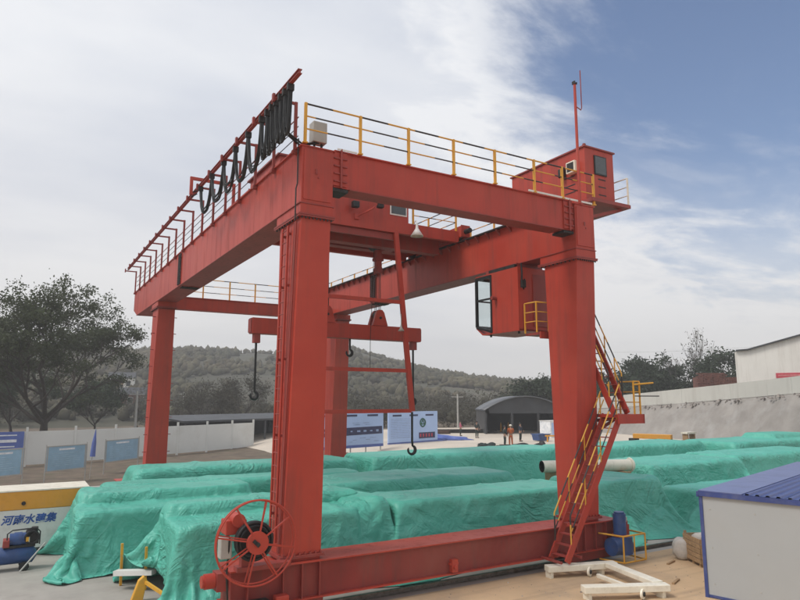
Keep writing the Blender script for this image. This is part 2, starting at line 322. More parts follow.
    def mesh(s, name, mat, center=None):
        a = np.array(s.v); c = (a.min(0)+a.max(0))/2 if center is None else np.array(center)
        me = bpy.data.meshes.new(name); me.from_pydata([tuple(p) for p in a-c], [], s.f)
        me.polygons.foreach_set('use_smooth', s.sm); me.materials.append(mat)
        bm = bmesh.new(); bm.from_mesh(me); bmesh.ops.recalc_face_normals(bm, faces=bm.faces); bm.to_mesh(me); bm.free()
        return me, Vector(c)
    def build(s, name, mat, parent=None, bevel=0.):
        me, c = s.mesh(name, mat); o = link_mesh(name, me, parent, c)
        if bevel:
            m = o.modifiers.new('bevel', 'BEVEL'); m.width = bevel; m.segments = 2; m.limit_method = 'ANGLE'; m.angle_limit = R(40)
        return o
def repeat(name, me, parent, places, rots=None):
    return [link_mesh(name, me, parent, p, None if rots is None else rots[i]) for i, p in enumerate(places)]
def box(name, mat, parent, *b, bevel=0.): return MB().box(*b).build(name, mat, parent, bevel)
def tubeo(name, mat, parent, pts, r, seg=8): return MB().tube(pts, r, seg).build(name, mat, parent)
def railing(parent, pts, h, mat, pmat_, spacing=1.5, levels=(.36, .68), r=.022, posts=None, name='railing', pr=.03):
    """top bar is the part; posts and lower bars are its sub-parts"""
    pts = [Vector(p) for p in pts]
    top = tubeo(name, mat, parent, [p+Vector((0, 0, h)) for p in pts], r)
    for l in levels: tubeo('bar', mat, top, [p+Vector((0, 0, h*l)) for p in pts], r*.8, 6)
    if posts is None:
        posts = []
        for a, b in zip(pts[:-1], pts[1:]):
            n = max(1, round((b-a).length/spacing))
            posts += [a.lerp(b, i/n) for i in range(n)]
        posts.append(pts[-1])
    me, _ = MB().box(-pr, pr, -pr, pr, -h/2, h/2).mesh('post', pmat_)
    repeat('post', me, top, [Vector(p)+Vector((0, 0, h/2-.004)) for p in posts])
    return top

# ------------------------------------------------------------------ ground
def sst(a, b, x): t = np.clip((x-a)/(b-a), 0, 1); return t*t*(3-2*t)
def G(x, y): return .9*sst(36, 42, (x+y)/math.sqrt(2))*sst(13, 20, x)
def sheet(name, mat, x0, x1, y0, y1, dz, step, kind='structure', fn=None):
    nx = max(2, int((x1-x0)/step)+1); ny = max(2, int((y1-y0)/step)+1)
    X, Y = np.meshgrid(np.linspace(x0, x1, nx), np.linspace(y0, y1, ny)); Z = (fn or G)(X, Y)+dz
    me = bpy.data.meshes.new(name); v = np.stack([X, Y, Z], -1).reshape(-1, 3)
    f = [(j*nx+i, j*nx+i+1, (j+1)*nx+i+1, (j+1)*nx+i) for j in range(ny-1) for i in range(nx-1)]
    me.from_pydata(v.tolist(), [], f); me.materials.append(mat); me.polygons.foreach_set('use_smooth', [True]*len(f))
    o = bpy.data.objects.new(name, me); COL.objects.link(o); tag(o, kind=kind); ORG_OF[o.name] = Vector((0, 0, 0)); return o
sheet('ground', EARTH, -545, 545, -545, 545, 0., 5.)
sheet('yard_paving', CONC, -30, 34, .2, 27, .02, 1.0)
sheet('dirt_yard', SAND, -60, 60, -60, .35, .026, 4.0)
sheet('site_road', SLAB, 14.5, 75, 27.1, 62, .03, 1.0)

rg = np.random.default_rng(77); n_ = 900; gx = rg.uniform(-8, 15, n_); gy = -np.abs(rg.normal(size=n_))*2.4+.1; gr = rg.uniform(.006, .022, n_)*(1+1.5*(rg.random(n_) > .96)); gv = []; gf = []
for k in range(n_):
    o_ = len(gv); a0 = rg.uniform(0, 6.3)
    gv += [(gx[k]+gr[k]*math.cos(a0+t), gy[k]+gr[k]*math.sin(a0+t)*.8, .024) for t in (0, 1.6, 3.1, 4.7)]+[(gx[k], gy[k], .024+gr[k]*rg.uniform(.7, 1.1))]; gf += [(o_, o_+1, o_+4), (o_+1, o_+2, o_+4), (o_+2, o_+3, o_+4), (o_+3, o_, o_+4)]
gme = bpy.data.meshes.new('gravel'); gme.from_pydata(gv, [], gf); gme.materials.append(pmat('gravel_stone', (.30, .25, .20), .95, var=.3, vscale=3, island=.5)); tag(link_mesh('gravel', gme), 'loose gravel scattered on the dusty yard', 'gravel', None, 'stuff')

# hills: one height field in polar coordinates round the yard
RIDGE = np.array([(-700, 345, 300), (-200, 342, 300), (0, 352, 300), (60, 356, 300), (130, 360, 300), (190, 357, 300), (250, 358, 300), (300, 360, 300), (335, 356, 305), (352, 353, 305), (372, 360, 310), (400, 369, 320), (440, 378, 330), (480, 383, 340), (520, 387, 350), (560, 391, 350), (620, 392, 330), (700, 394, 330), (800, 394, 330), (1400, 392, 330)], float)
def az_of(px):
    d = ray(px, 400); return math.atan2(d[0], d[1])
RAZ = np.array([az_of(p[0]) for p in RIDGE]); RH = np.array([CAM[2]+(400-p[1])/F_PX*p[2]*.98 for p in RIDGE])
def vnoise(x, y, seed=0):
    t = np.zeros_like(x); rg = np.random.default_rng(seed)
    for k in range(14):
        a = rg.uniform(0, 2*math.pi); fr = 2**rg.uniform(0, 3.2); t += np.sin((x*math.cos(a)+y*math.sin(a))*fr+rg.uniform(0, 6.28))/fr**.7
    return t/3.
def hill_h(x, y):
    dx = x-CAM[0]; dy = y-CAM[1]; r = np.hypot(dx, dy); az = np.arctan2(dx, dy)
    rh = np.interp(az, RAZ, RH)
    t = np.clip((r-120)/(300-120), 0, 1)
    prof = .62*sst(.0, .85, t)+.38*t
    ter = t*9; ter = np.floor(ter)+sst(.45, 1., ter-np.floor(ter)); prof = .6*prof+.4*ter/9.*prof**.3
    h = (rh+1.2)*prof+vnoise(x*.03, y*.03, 3)*1.6*sst(.05, .4, t)*(1-.6*sst(.8, 1, t))
    back = 1-.75*sst(1., 2.4, (r-120)/180)
    return h*back-.6*(1-sst(0, .1, t))
def polar(name, mat, r0, r1, nr, a0, a1, na, fn):
    rr = np.linspace(r0, r1, nr); aa = np.linspace(a0, a1, na); A, Q = np.meshgrid(aa, rr)
    X = CAM[0]+Q*np.sin(A); Y = CAM[1]+Q*np.cos(A); Z = fn(X, Y)
    v = np.stack([X, Y, Z], -1).reshape(-1, 3); f = [(j*na+i, (j+1)*na+i, (j+1)*na+i+1, j*na+i+1) for j in range(nr-1) for i in range(na-1)]
    me = bpy.data.meshes.new(name); me.from_pydata(v.tolist(), [], f); me.materials.append(mat); me.polygons.foreach_set('use_smooth', [True]*len(f))
    o = bpy.data.objects.new(name, me); COL.objects.link(o); tag(o, kind='structure'); return o
polar('hills', SCRUB, 100, 520, 130, -1.3, 2.3, 330, hill_h)

# ------------------------------------------------------------------ foliage helpers
def quads_obj(name, C, size, mat, parent=None, seed=0, flat=.0, smin=.6):
    """leaf-sized quads at points C"""
    rg = np.random.default_rng(seed); n = len(C); u = rg.normal(size=(n, 3)); u /= np.linalg.norm(u, axis=1)[:, None]
    w = rg.normal(size=(n, 3)); w[:, 2] *= 1-flat; w = np.cross(u, w); w /= np.linalg.norm(w, axis=1)[:, None]+1e-9
    s = (size*rg.uniform(smin, 1.3, n))[:, None]
    P = np.stack([C-u*s, C-w*s*.55, C+u*s, C+w*s*.55], 1).reshape(-1, 3)
    c = (P.min(0)+P.max(0))/2 if parent is not None else P.mean(0)*0
    me = bpy.data.meshes.new(name); me.vertices.add(4*n); me.vertices.foreach_set('co', (P-c).ravel().astype(np.float32))
    me.loops.add(4*n); me.loops.foreach_set('vertex_index', np.arange(4*n, dtype=np.int32)); me.polygons.add(n)
    me.polygons.foreach_set('loop_start', np.arange(0, 4*n, 4, dtype=np.int32)); me.update(); me.validate(); me.materials.append(mat)
    return link_mesh(name, me, parent, c)
def grow(base, height, spread, rg, levels=5, trunk=.28, r0=.4, n0=5, kids=3, up=.35, lean=.2, drop=.72):
    """tapered limb chains; returns tube list and tip points"""
    chains = []; tips = []
    def limb(p, d, ln, r, lev):
        pts = [p.copy()]; q = p.copy(); dd = d.copy(); k = 4
        for i in range(k):
            dd = (dd+rg.normal(size=3)*.13+np.array([0, 0, up*.12])).astype(float); dd /= np.linalg.norm(dd); q = q+dd*ln/k; pts.append(q.copy())
        chains.append((pts, [r*(1-.45*i/k) for i in range(k+1)], lev))
        if lev >= levels: tips.append(q); tips.append(pts[-2]); return
        for c in range(kids):
            a = rg.uniform(0, 2*math.pi); sp = rg.uniform(.35, .85)*spread; o = np.array([math.cos(a), math.sin(a), rg.uniform(-.25, .45)])
            nd_ = dd*(1-.35*sp)+o*sp; nd_ /= np.linalg.norm(nd_)
            st = pts[rg.integers(2, 5)]; limb(st, nd_, ln*rg.uniform(.55, .88)*drop/.72, r*.55, lev+1)
    b = np.array(base, float); pts = [b]; q = b.copy(); dd = np.array([rg.normal()*lean*.3, rg.normal()*lean*.3, 1.])
    for i in range(5):
        dd[:2] += rg.normal(size=2)*.06; dd /= np.linalg.norm(dd); q = q+dd*height*trunk/5; pts.append(q.copy())
    chains.append((pts, [r0*(1.25-.5*i/5) for i in range(6)], 0))
    for c in range(n0):
        a = 2*math.pi*(c+rg.uniform(-.3, .3))/n0; d = np.array([math.cos(a)*spread, math.sin(a)*spread, rg.uniform(.45, 1.1)]); d /= np.linalg.norm(d)
        limb(pts[-1-(c % 2)], d, height*(1-trunk)*.42, r0*.55, 1)
    return chains, np.array(tips)
def make_tree(name, label, base, height, spread, seed, leaf, bark, nleaf, clump, lsize, group='trees', keep=1., zscale=.7, **kw):
    rg = np.random.default_rng(seed); t = empty(name, base, label, 'tree', group)
    ch, tips = grow(base, height, spread, rg, **kw)
    top = max(max(p[2] for p in c[0]) for c in ch)-base[2]; k = height/top            # grow to the height the photograph shows
    def sc(p): p = np.array(p, float); return np.array(base)+(p-np.array(base))*k
    mb = MB()
    for pts, rs, lev in ch: mb.tube([sc(p) for p in pts], [max(r*k, .014) for r in rs], 7 if lev < 2 else (5 if lev < 4 else 3), caps=False)
    mb.build('trunk', bark, t)
    if nleaf:
        T = np.array([sc(p) for p in tips]); T = T[rg.random(len(T)) < keep]
        C = np.repeat(T, max(1, int(nleaf/len(T))), 0); o = rg.normal(size=C.shape)*clump*np.array([1, 1, zscale])
        quads_obj('crown', C+o, lsize, leaf, t, seed, .3)
    return t

# woods on the hills (far mass of trees nobody could count)
def woods(name, n, rmin, rmax, a0, a1, hgt, per, qs, seed, mat, base_fn, label, cat='trees', bare=0.):
    rg = np.random.default_rng(seed); r = np.sqrt(rg.uniform(rmin**2, rmax**2, n)); a = rg.uniform(a0, a1, n)
    x = CAM[0]+r*np.sin(a); y = CAM[1]+r*np.cos(a)
    keep = (vnoise(x*.05, y*.05, seed+5) > -.45+.35*rg.random(n))
    x = x[keep]; y = y[keep]; z = base_fn(x, y); h = hgt*rg.uniform(.55, 1.25, len(x))
    C = np.repeat(np.stack([x, y, z+h*.55], 1), per, 0); H = np.repeat(h, per); o = rg.normal(size=C.shape); o /= np.linalg.norm(o, axis=1)[:, None]; o *= (rg.random(len(C))**.4)[:, None]
    C = C+o*np.stack([H*.42, H*.42, H*.5], 1)
    b_ = bmesh.new(); bmesh.ops.create_icosphere(b_, subdivisions=1 if per < 100 else 1, radius=1); U = np.array([v.co[:] for v in b_.verts]); Fc = np.array([[v.index for v in f.verts] for f in b_.faces]); b_.free()
    nt = len(x); sc_ = np.stack([h*.46, h*.46, h*.46], 1)*(1. if per < 100 else .30)*rg.uniform(.7, 1.5, (nt, 3)); jit = 1+rg.normal(size=(nt, len(U), 1))*.24
    V_ = (U[None]*jit*sc_[:, None]+np.stack([x, y, z+h*.42], 1)[:, None]).reshape(-1, 3); T_ = (Fc[None]+(np.arange(nt)*len(U))[:, None, None]).reshape(-1, 3)
    u = rg.normal(size=C.shape); u /= np.linalg.norm(u, axis=1)[:, None]; w = np.cross(u, rg.normal(size=C.shape)); w /= np.linalg.norm(w, axis=1)[:, None]+1e-9; q_ = qs*rg.uniform(.6, 1.3, (len(C), 1)); nq = len(C)
    V2 = np.stack([C-u*q_, C-w*q_*.6, C+u*q_], 1).reshape(-1, 3); VV = np.concatenate([V_, V2]); TT = np.concatenate([T_, np.arange(3*nq).reshape(-1, 3)+len(V_)]); nf = len(TT)
    me = bpy.data.meshes.new(name); me.vertices.add(len(VV)); me.vertices.foreach_set('co', VV.ravel().astype(np.float32)); me.loops.add(3*nf); me.loops.foreach_set('vertex_index', TT.ravel().astype(np.int32)); me.polygons.add(nf)
    me.polygons.foreach_set('loop_start', np.arange(0, 3*nf, 3, dtype=np.int32)); me.polygons.foreach_set('use_smooth', np.ones(nf, dtype=bool)); me.update(); me.validate(); me.materials.append(mat); ob = link_mesh(name, me)
    tag(ob, label, cat, None, 'stuff'); return ob
woods('hill_woods', 13000, 135, 345, -.35, 1.35, 2.3, 12, .34, 21, WOODS, hill_h, 'dark scrub woods covering the hillside behind the yard')
woods('lower_thicket', 640, 92, 150, -.3, 1.12, 5.4, 230, .25, 22, LEAF3, lambda x, y: hill_h(x, y)*(np.hypot(x-CAM[0], y-CAM[1]) > 110), 'brown thicket at the foot of the hill')

# ------------------------------------------------------------------ gantry crane
GW, GZ0, GZ1, GY1, BX = .83, 9.55, 11.0, 25.66, 9.2       # girder width, bottom, top, far end; X of the right girder
crane = empty('gantry_crane', (5, 9, 0), 'tall red double girder gantry crane straddling the green tarpaulin piles', 'crane')
def girder(x0, side):
    g = MB(); y0 = .0
    poly = [(y0, GZ0), (GY1-1.25, GZ0), (GY1, GZ0+.4), (GY1, GZ1-.03), (y0, GZ1-.03)]
    g.prism(poly, 0, x0, x0+GW)
    o = g.build('main_girder', RED, crane)
    fl = MB().box(x0-.05, x0+GW+.05, -.03, GY1+.03, GZ1-.03, GZ1); fl.build('top_flange', RED, o)
    fb = MB().box(x0-.04, x0+GW+.04, -.02, GY1-1.3, GZ0-.025, GZ0-.002); fb.build('bottom_flange', RED2, o)
    # end plate with a hatch
    ep = MB().box(x0+.05, x0+GW-.05, -.022, -.003, GZ0+.08, GZ1-.1); ep.build('end_plate', RED, o, .004)
    MB().box(x0+GW*.42, x0+GW*.48, -.045, -.022, 10.3, 10.42).build('lifting_lug', RED2, o); MB().box(x0+GW*.5, x0+GW*.54, -.04, -.022, 10.2, 10.24).build('hatch_handle', RED2, o)
    # bolted splice on both faces and below
    sp = MB()
    for xs in (x0-.014, x0+GW+.002): sp.box(xs, xs+.012, 13.1, 13.7, GZ0+.03, GZ1-.06)
    sp.box(x0+.03, x0+GW-.03, 13.1, 13.7, GZ0-.04, GZ0-.026)
    so = sp.build('splice_plate', RED, o)
    bm_ = MB()
    for k in range(15):
        z = GZ0+.08+k*.088
        for yy in (13.2, 13.33, 13.47, 13.6): bm_.box(x0-.06, x0-.014, yy-.04, yy+.04, z-.032, z+.032)
    for k in range(8):
        for yy in (13.2, 13.33, 13.47, 13.6): bm_.box(x0+.1+k*.09-.03, x0+.1+k*.09+.03, yy-.04, yy+.04, GZ0-.08, GZ0-.04)
    tag(bm_.build('bolts', DARK, so), kind='stuff')
    return o
gl = girder(0., -1); gr = girder(BX, 1)
# crane rails and flange gussets
box('trolley_rail', DARK, gl, .66, .74, .4, 25.2, GZ1+.001, GZ1+.11)
box('trolley_rail', DARK, gr, BX+.02, BX+.10, .9, 25.2, GZ1+.001, GZ1+.11); box('rail_flange', DARK, gr, BX-.2, BX-.052, .9, 25.2, GZ1-.026, GZ1-.002)
me, _ = MB().prism([(-.0, .0), (-.18, .0), (-.18, -.04), (0, -.22)], 1, -.03, .03).mesh('gusset', RED2)
repeat('gusset', me, gr, [(BX-.092, 1.2+.62*k, GZ1-.14) for k in range(38)])
# walkway beside the right girder
wk = box('walkway', RED2, crane, BX+GW+.06, BX+GW+.75, 4.2, 25., GZ1-.06, GZ1-.01)
railing(crane, [(BX+GW+.72, 4.3, GZ1-.01), (BX+GW+.72, 24.9, GZ1-.01)], 1.02, STRIPE, YEL, 1.55)
# railing along the left girder: red posts carry the cable rail
rl = tubeo('railing', RED2, crane, [(.02, .35, 11.85), (.02, 25.3, 11.85)], .016, 6)
for z in (11.35, 11.6): tubeo('bar', DARK, rl, [(.02, .35, z), (.02, 25.3, z)], .012, 6)
pm = MB().box(-.035, .035, -.035, .035, 10.95, 12.22).box(-.60, -.035, -.03, .03, 12.15, 12.21).box(-.62, -.56, -.05, .05, 12.1, 12.3).box(-.07, .05, -.07, .07, 10.86, 10.95)
me, c0 = pm.mesh('post', RED2, (0, 0, 11.6))
ys = [.35+1.555*k for k in range(17)]
repeat('post', me, rl, [(-.055, y, 11.6) for y in ys])
fr = MB().box(-.565, -.535, -1.15, 24.9, 12.19, 12.27).box(-.60, -.50, -1.15, 24.9, 12.27, 12.285).box(-.60, -.50, -1.15, 24.9, 12.175, 12.19).build('cable_rail', RED2, crane)
# festoon cables: bunched at the front end, spreading out behind
def festoon(y0, y1, sag, w, seed):
    rg = random.Random(seed); n = 5
    for k in range(2):
        mb = MB()
        for i in range(n):
            off = (i-n/2+.5)*.016*w+k*.012; ss = sag*(rg.uniform(.78, 1.04) if k == 0 else rg.uniform(.93, 1.04)); pts = []
            for j in range(15):
                t = j/14; y = y0+(y1-y0)*t
                yy = (y0+(y1-y0)*(.5+.5*math.copysign(abs(2*t-1)**.75, 2*t-1)))
                pts.append((-.55+off, yy+rg.uniform(-.012, .012), 12.13-ss*(1-abs(2*t-1)**2.6)))
            mb.tube(pts, .017, 5)
        mb.build('cable_loop', BLK, fr)
loops = [(-.55, -.25, 1.15), (-.22, .05, 1.22), (.08, .38, 1.1), (.40, .70, 1.18), (.72, 1.05, 1.2), (1.05, 1.5, 1.18), (1.5, 2.65, 1.25), (2.65, 3.85, 1.2), (3.85, 5.1, 1.12), (5.1, 6.5, 1.05), (6.5, 8.0, 1.05)]
for i, (a, b, s) in enumerate(loops): festoon(a, b, s, 1.0, i)
me, _ = MB().box(-.08, .08, -.05, .05, -.1, .06).cyl((-.05, 0, .07), (1, 0, 0), .035, .03, 10).mesh('cable_carrier', DARK)
repeat('cable_carrier', me, fr, [(-.55, y, 12.12) for y in (-.55, -.23, .07, .39, .71, 1.05, 1.5, 2.65, 3.85, 5.1, 6.5, 8.0)])

# legs: deep along the girder at the top, slim at the bottom
def leg(x0, y0, name='leg'):
    sd_ = empty_saddle = None
    zt, zb = 9.2, 1.34
    tx0, tx1, bx0, bx1 = x0+.03, x0+.80, x0-.10, x0+.85
    ty0, ty1, by0, by1 = y0+.03, y0+1.47, y0+.36, y0+1.10
    o = MB().hexa([(bx0, by0, zb), (bx1, by0, zb), (bx1, by1, zb), (bx0, by1, zb)], [(tx0, ty0, zt), (tx1, ty0, zt), (tx1, ty1, zt), (tx0, ty1, zt)]).build('leg', RED, crane, .012)
    MB().box(x0-.01, x0+.84, y0+.0, y0+1.62, 9.28, 9.523).build('saddle', RED, o)
    f = MB().box(x0-.06, x0+.89, y0-.05, y0+1.7, 9.245, 9.28).box(x0-.05, x0+.88, y0-.04, y0+1.69, 9.201, 9.241); f.build('flange', RED2, o)
    mb = MB()
    for k in range(9):
        mb.box(x0+.02+k*.095, x0+.05+k*.095, y0-.03, y0-.005, 9.15, 9.2); mb.box(x0-.04, x0-.01, y0+.1+k*.18, y0+.13+k*.18, 9.15, 9.2)
    tag(mb.build('bolts', DARK, o), kind='stuff')
    b = MB().box(bx0-.07, bx1+.07, by0-.07, by1+.07, 1.275, 1.30).box(bx0-.06, bx1+.06, by0-.06, by1+.06, 1.303, 1.34)
    for k in range(8): b.box(bx0+k*.13, bx0+.04+k*.13, by0-.05, by0-.01, 1.34, 1.39)
    b.build('base_flange', RED2, o)
    MB().box(bx0+.02, bx1-.02, by0+.02, by1-.02, 1.205, 1.275).build('pedestal', RED, o)
    return o
LA = leg(0, 0); LB = leg(BX, 0); LC = leg(0, 18.); LD = leg(BX+.2, 18.)
def face_x(z, x0): return x0-.10+(.13)*(z-1.34)/(9.2-1.34)          # left face of a leg at height z
# ladder and conduits on the left face of the front leg
for yy in (.62, 1.0): tubeo('ladder_stile', RED, LA, [(face_x(1.6, 0)-.08, yy, 1.6), (face_x(9.1, 0)-.08, yy+.05, 9.1)], .03, 6)
me, _ = MB().tube([(0, -.2, 0), (0, .2, 0)], .014, 6).mesh('ladder_rung', RED2)
repeat('ladder_rung', me, LA, [(face_x(z, 0)-.08, .81+.05*(z-1.6)/7.5, z) for z in np.arange(1.8, 9.1, .3)])
me, _ = MB().box(-.05, .05, -.02, .02, -.03, .03).mesh('ladder_bracket', RED2)
repeat('ladder_bracket', me, LA, [(face_x(z, 0)-.045, yy+.05*(z-1.6)/7.5, z) for z in (2.2, 4., 5.8, 7.6, 8.9) for yy in (.62, 1.0)])
tubeo('conduit', RED2, LA, [(face_x(1.4, 0)-.05, .47, 1.4), (face_x(9.1, 0)-.06, .2, 9.1)], .028, 6)
tubeo('conduit', DARK, LA, [(-.09, .12, 9.1), (-.09, .12, 9.9), (-.04, .16, 10.05), (-.04, .16, 11.2)], .018, 6)
tubeo('conduit', RED2, LA, [(face_x(1.4, 0)-.05, .55, 1.4), (face_x(9.1, 0)-.05, .33, 9.1)], .018, 6)
mb = MB()
for z in np.arange(2.4, 9., .8): mb.box(face_x(z, 0)-.16, face_x(z, 0)+.02, 18.5, 18.56, z, z+.03); mb.box(.8, 1.0, 18.5, 18.56, z, z+.03)
mb.build('step_peg', RED2, LC)

# sill beams on the rails
def sill(y0):
    mb = MB().box(-1.25, 10.75, y0+.34, y0+1.08, .42, 1.17)
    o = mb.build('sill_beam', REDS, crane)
    MB().box(-1.3, 10.8, y0+.22, y0+1.2, 1.171, 1.203).build('top_flange', RED, o)
    MB().box(-1.3, 10.8, y0+.22, y0+1.2, .385, .419).build('bottom_flange', RED, o)
    me, _ = MB().box(-.012, .012, -.055, .055, -.374, .374).mesh('stiffener', RED2)
    repeat('stiffener', me, o, [(x, y0+.284, .795) for x in (-.9, -.1, .35, .78, 8.95, 9.3, 9.75, 10.2)])
    for xe in (.0, 9.65):     # two wheels under each leg, in a housing
        h = MB().box(xe-.95, xe+.95, y0+.42, y0+.52, .10, .384).box(xe-.95, xe+.95, y0+.9, y0+1.0, .10, .384).build('wheel_housing', RED2, o)
        for dx in (-.55, .55): MB().cyl((xe+dx, y0+.71, .36), (0, 1, 0), .22, .14, 24).cyl((xe+dx, y0+.71, .36), (0, 1, 0), .06, .5, 12).build('wheel', DARK, h)
    return o
SA = sill(0.); SB = sill(18.)
me, _ = MB().box(-.09, .09, -.08, .08, -.16, .16).box(-.13, .13, -.05, .05, .02, .08).cyl((0, -.1, -.02), (0, 1, 0), .05, .06, 12).mesh('bracket', RED)
repeat('bracket', me, SA, [(4.55, .255, .60)])
# buffer and drive at the left end of the front sill
bf = MB().box(-1.5, -1.3, .5, .9, .75, 1.12).build('end_box', RED2, SA)
MB().cyl((-1.62, .7, .95), (1, 0, 0), .16, .22, 20).cyl((-1.76, .7, .95), (1, 0, 0), .13, .06, 20).build('buffer', RED, bf)
MB().cyl((10.95, .7, .8), (1, 0, 0), .14, .26, 20).build('buffer', RED, SA)
dv = MB().box(-1.15, -.45, .05, .34, .12, .55).cyl((-1.0, -.08, .34), (0, 1, 0), .17, .3, 18).build('drive_gearbox', DARK, SA, .02)
box('junction_box', GREYBOX, SA, -1.35, -1.12, .05, .22, .12, .34, bevel=.01)
box('guard_plate', RED, SA, -.35, -.05, -.02, .2, .05, .62, bevel=.02)
# cable reel in front of the left leg
RC = Vector((-.95, -.42, 1.88))
reel = MB().cyl(RC+Vector((0, .28, 0)), (0, 1, 0), .40, .10, 40).ring(RC+Vector((0, .17, 0)), (0, 1, 0), .38, .035, 40, 8).ring(RC+Vector((0, .17, 0)), (0, 1, 0), .31, .035, 40, 8).build('cable_reel', BLK, crane)
MB().ring(RC+Vector((0, .0, 0)), (0, 1, 0), .86, .02, 56, 8).ring(RC+Vector((0, .14, 0)), (0, 1, 0), .84, .018, 56, 8).build('rim', RED, reel)
me, _ = MB().bar((0, -.03, .2), (0, 0.0, .86), .032, .02, (0, 1, 0)).bar((.03, .05, .2), (.03, .13, .84), .026, .02, (0, 1, 0)).mesh('spoke', RED, (0, 0, 0))
repeat('spoke', me, reel, [RC]*8, [(0, R(12+45*k), 0) for k in range(8)])
MB().cyl(RC+Vector((0, -.02, 0)), (0, 1, 0), .23, .08, 32).build('hub', RED, reel, .01)
MB().bar(RC+Vector((-.1, -.08, .06)), RC+Vector((.02, -.08, -.06)), .07, .04, (0, 1, 0)).cyl(RC+Vector((-.02, -.1, -.01)), (0, 1, 0), .04, .1, 12).build('shaft_crank', BLK, reel)
MB().box(-1.62, -1.38, -.1, .15, 1.55, 1.98).build('control_box', GREYBOX, reel, .02)
MB().box(-1.5, -1.05, .0, .4, 2.0, 2.3).cyl((-1.25, .1, 2.3), (0, 1, 0), .14, .4, 14).build('reel_motor', RED, reel, .02)
MB().box(-1.1, -.85, .1, .3, 1.2, 1.7).box(-1.2, .0, .05, .35, 1.204, 1.30).build('reel_bracket', RED2, reel)
tubeo('reel_cable', BLK, reel, [RC+Vector((-.5, .28, .1)), (-1.45, .0, 1.2), (-1.4, .0, .6), (-1.2, .1, .1)], .02, 6)

# end beams between the girders
eb = MB().box(GW+.06, BX-.06, .1, .58, 10.1, 11.03).build('end_beam', RED, crane)
MB().box(GW+.06, BX-.06, .04, .64, 11.031, 11.06).build('top_flange', RED, eb)
MB().box(GW+.5, BX-.5, .05, .63, 10.075, 10.099).build('bottom_flange', RED2, eb)
for xc in (GW+.22, BX-.22):
    p = MB().box(xc-.2, xc+.2, .06, .098, 10.14, 11.02).build('joint_plate', RED, eb)
    q = MB().tube([(xc+.02, .02, 10.08), (xc+.02, .02, 11.1)], .03, 6)
    for z in (10.25, 10.45, 10.65, 10.85): q.box(xc-.17, xc+.19, .02, .06, z-.015, z+.015)
    q.build('clamp', RED2, p)
    MB().box(xc-.2, xc+.24, .08, .6, 10.0, 10.073).build('bottom_joint', DARK, eb)
railing(eb, [(.08, .03, 11.04), (10.12, .03, 11.04)], 1.03, STRIPE, YEL, posts=[(x, .03, 11.04) for x in (.08, 1.6, 3.06, 4.55, 6.03, 7.56, 8.73, 10.12)]) if False else None
rr_ = tubeo('railing', STRIPE, crane, [(.08, .03, 12.09), (10.12, .03, 12.09)], .024)
for z in (11.44, 11.77): tubeo('bar', STRIPE, rr_, [(.08, .03, z), (10.12, .03, z)], .019, 6)
me, _ = MB().box(-.032, .032, -.032, .032, -.52, .52).box(-.06, .06, -.05, .05, -.53, -.50).mesh('post', YEL)
repeat('post', me, rr_, [(x, .03, 11.59) for x in (.08, 1.6, 3.06, 4.55, 6.03, 7.56, 8.73, 10.12)])
box('toe_board', WHT, rr_, 7.3, 10.0, -.002, .025, 11.064, 11.12)
box('toe_board', WHT, rr_, .95, 1.5, -.002, .025, 11.064, 11.1)
fb_ = MB().box(GW+.06, BX-.06, 18.35, 18.85, 9.25, 9.84).build('end_beam', RED, crane)
MB().box(GW+.06, BX-.06, 18.3, 18.9, 9.841, 9.87).build('top_flange', RED, fb_)
railing(crane, [(GW+.1, 18.86, 9.87), (BX-.1, 18.86, 9.87)], 1.05, STRIPE, YEL, 1.45)
gb = MB().box(.42, .80, .32, .62, 11.3, 11.85).build('junction_box', GREYBOX, crane, .02)
MB().tube([(.5, .45, 11.02), (.5, .45, 11.3)], .03, 6).tube([(.7, .45, 11.02), (.7, .45, 11.3)], .03, 6).build('stand', DARK, gb)
MB().tube([(-.3, .2, 11.25), (.1, .35, 11.1), (.5, .4, 11.28)], .03, 6).tube([(-.4, .1, 11.3), (.1, .3, 11.15), (.6, .4, 11.3)], .025, 6).build('cables', BLK, gb)

# electrical house on top of the right leg
ehx0, ehx1, ehy0, ehy1, ehz0, ehz1 = 10.08, 11.45, .3, 3.95, 11.32, 13.16
eh = MB().box(ehx0, ehx1, ehy0, ehy1, ehz0, ehz1).build('electrical_house', RED, crane, .015)
MB().box(ehx0-.05, ehx1+.05, ehy0-.05, ehy1+.05, ehz1+.001, ehz1+.05).box(ehx0-.05, ehx0+.03, ehy0-.05, ehy0+.03, ehz1+.05, ehz1+.1).build('roof', RED2, eh)
pf = MB().box(ehx0-.1, ehx1+.35, ehy0-.35, ehy1+.1, ehz0-.12, ehz0-.002).build('platform', RED2, eh)
for y in (.2, 3.4): MB().bar((10.04, y, 10.7), (11.6, y, 11.18), .08, .1).build('support_strut', RED2, pf)
wn = MB().box(10.5, 11.08, ehy0-.03, ehy0-.002, 12.28, 12.95).build('window', BLK, eh)
box('pane', GLASSD, wn, 10.54, 11.04, ehy0-.036, ehy0-.031, 12.32, 12.91)
mb = [MB().box(-.006, .002, -.24, .24, -.02, .02).mesh('louver', DARK)[0], MB().box(-.18, .18, -.006, .002, -.02, .02).mesh('louver', DARK)[0]]
repeat('louver', mb[0], eh, [(ehx0-.001, y, z) for y in (1.0, 2.9) for z in (11.75, 12.0, 12.3)])
repeat('louver', mb[1], eh, [(10.85, ehy0-.001, z) for z in (11.6, 11.88, 12.14)])
box('ac_unit', CREAM, eh, ehx0-.22, ehx0-.004, .55, .95, 12.35, 12.75, bevel=.02); box('ac_grille', DARK, eh, ehx0-.226, ehx0-.221, .6, .9, 12.4, 12.7)
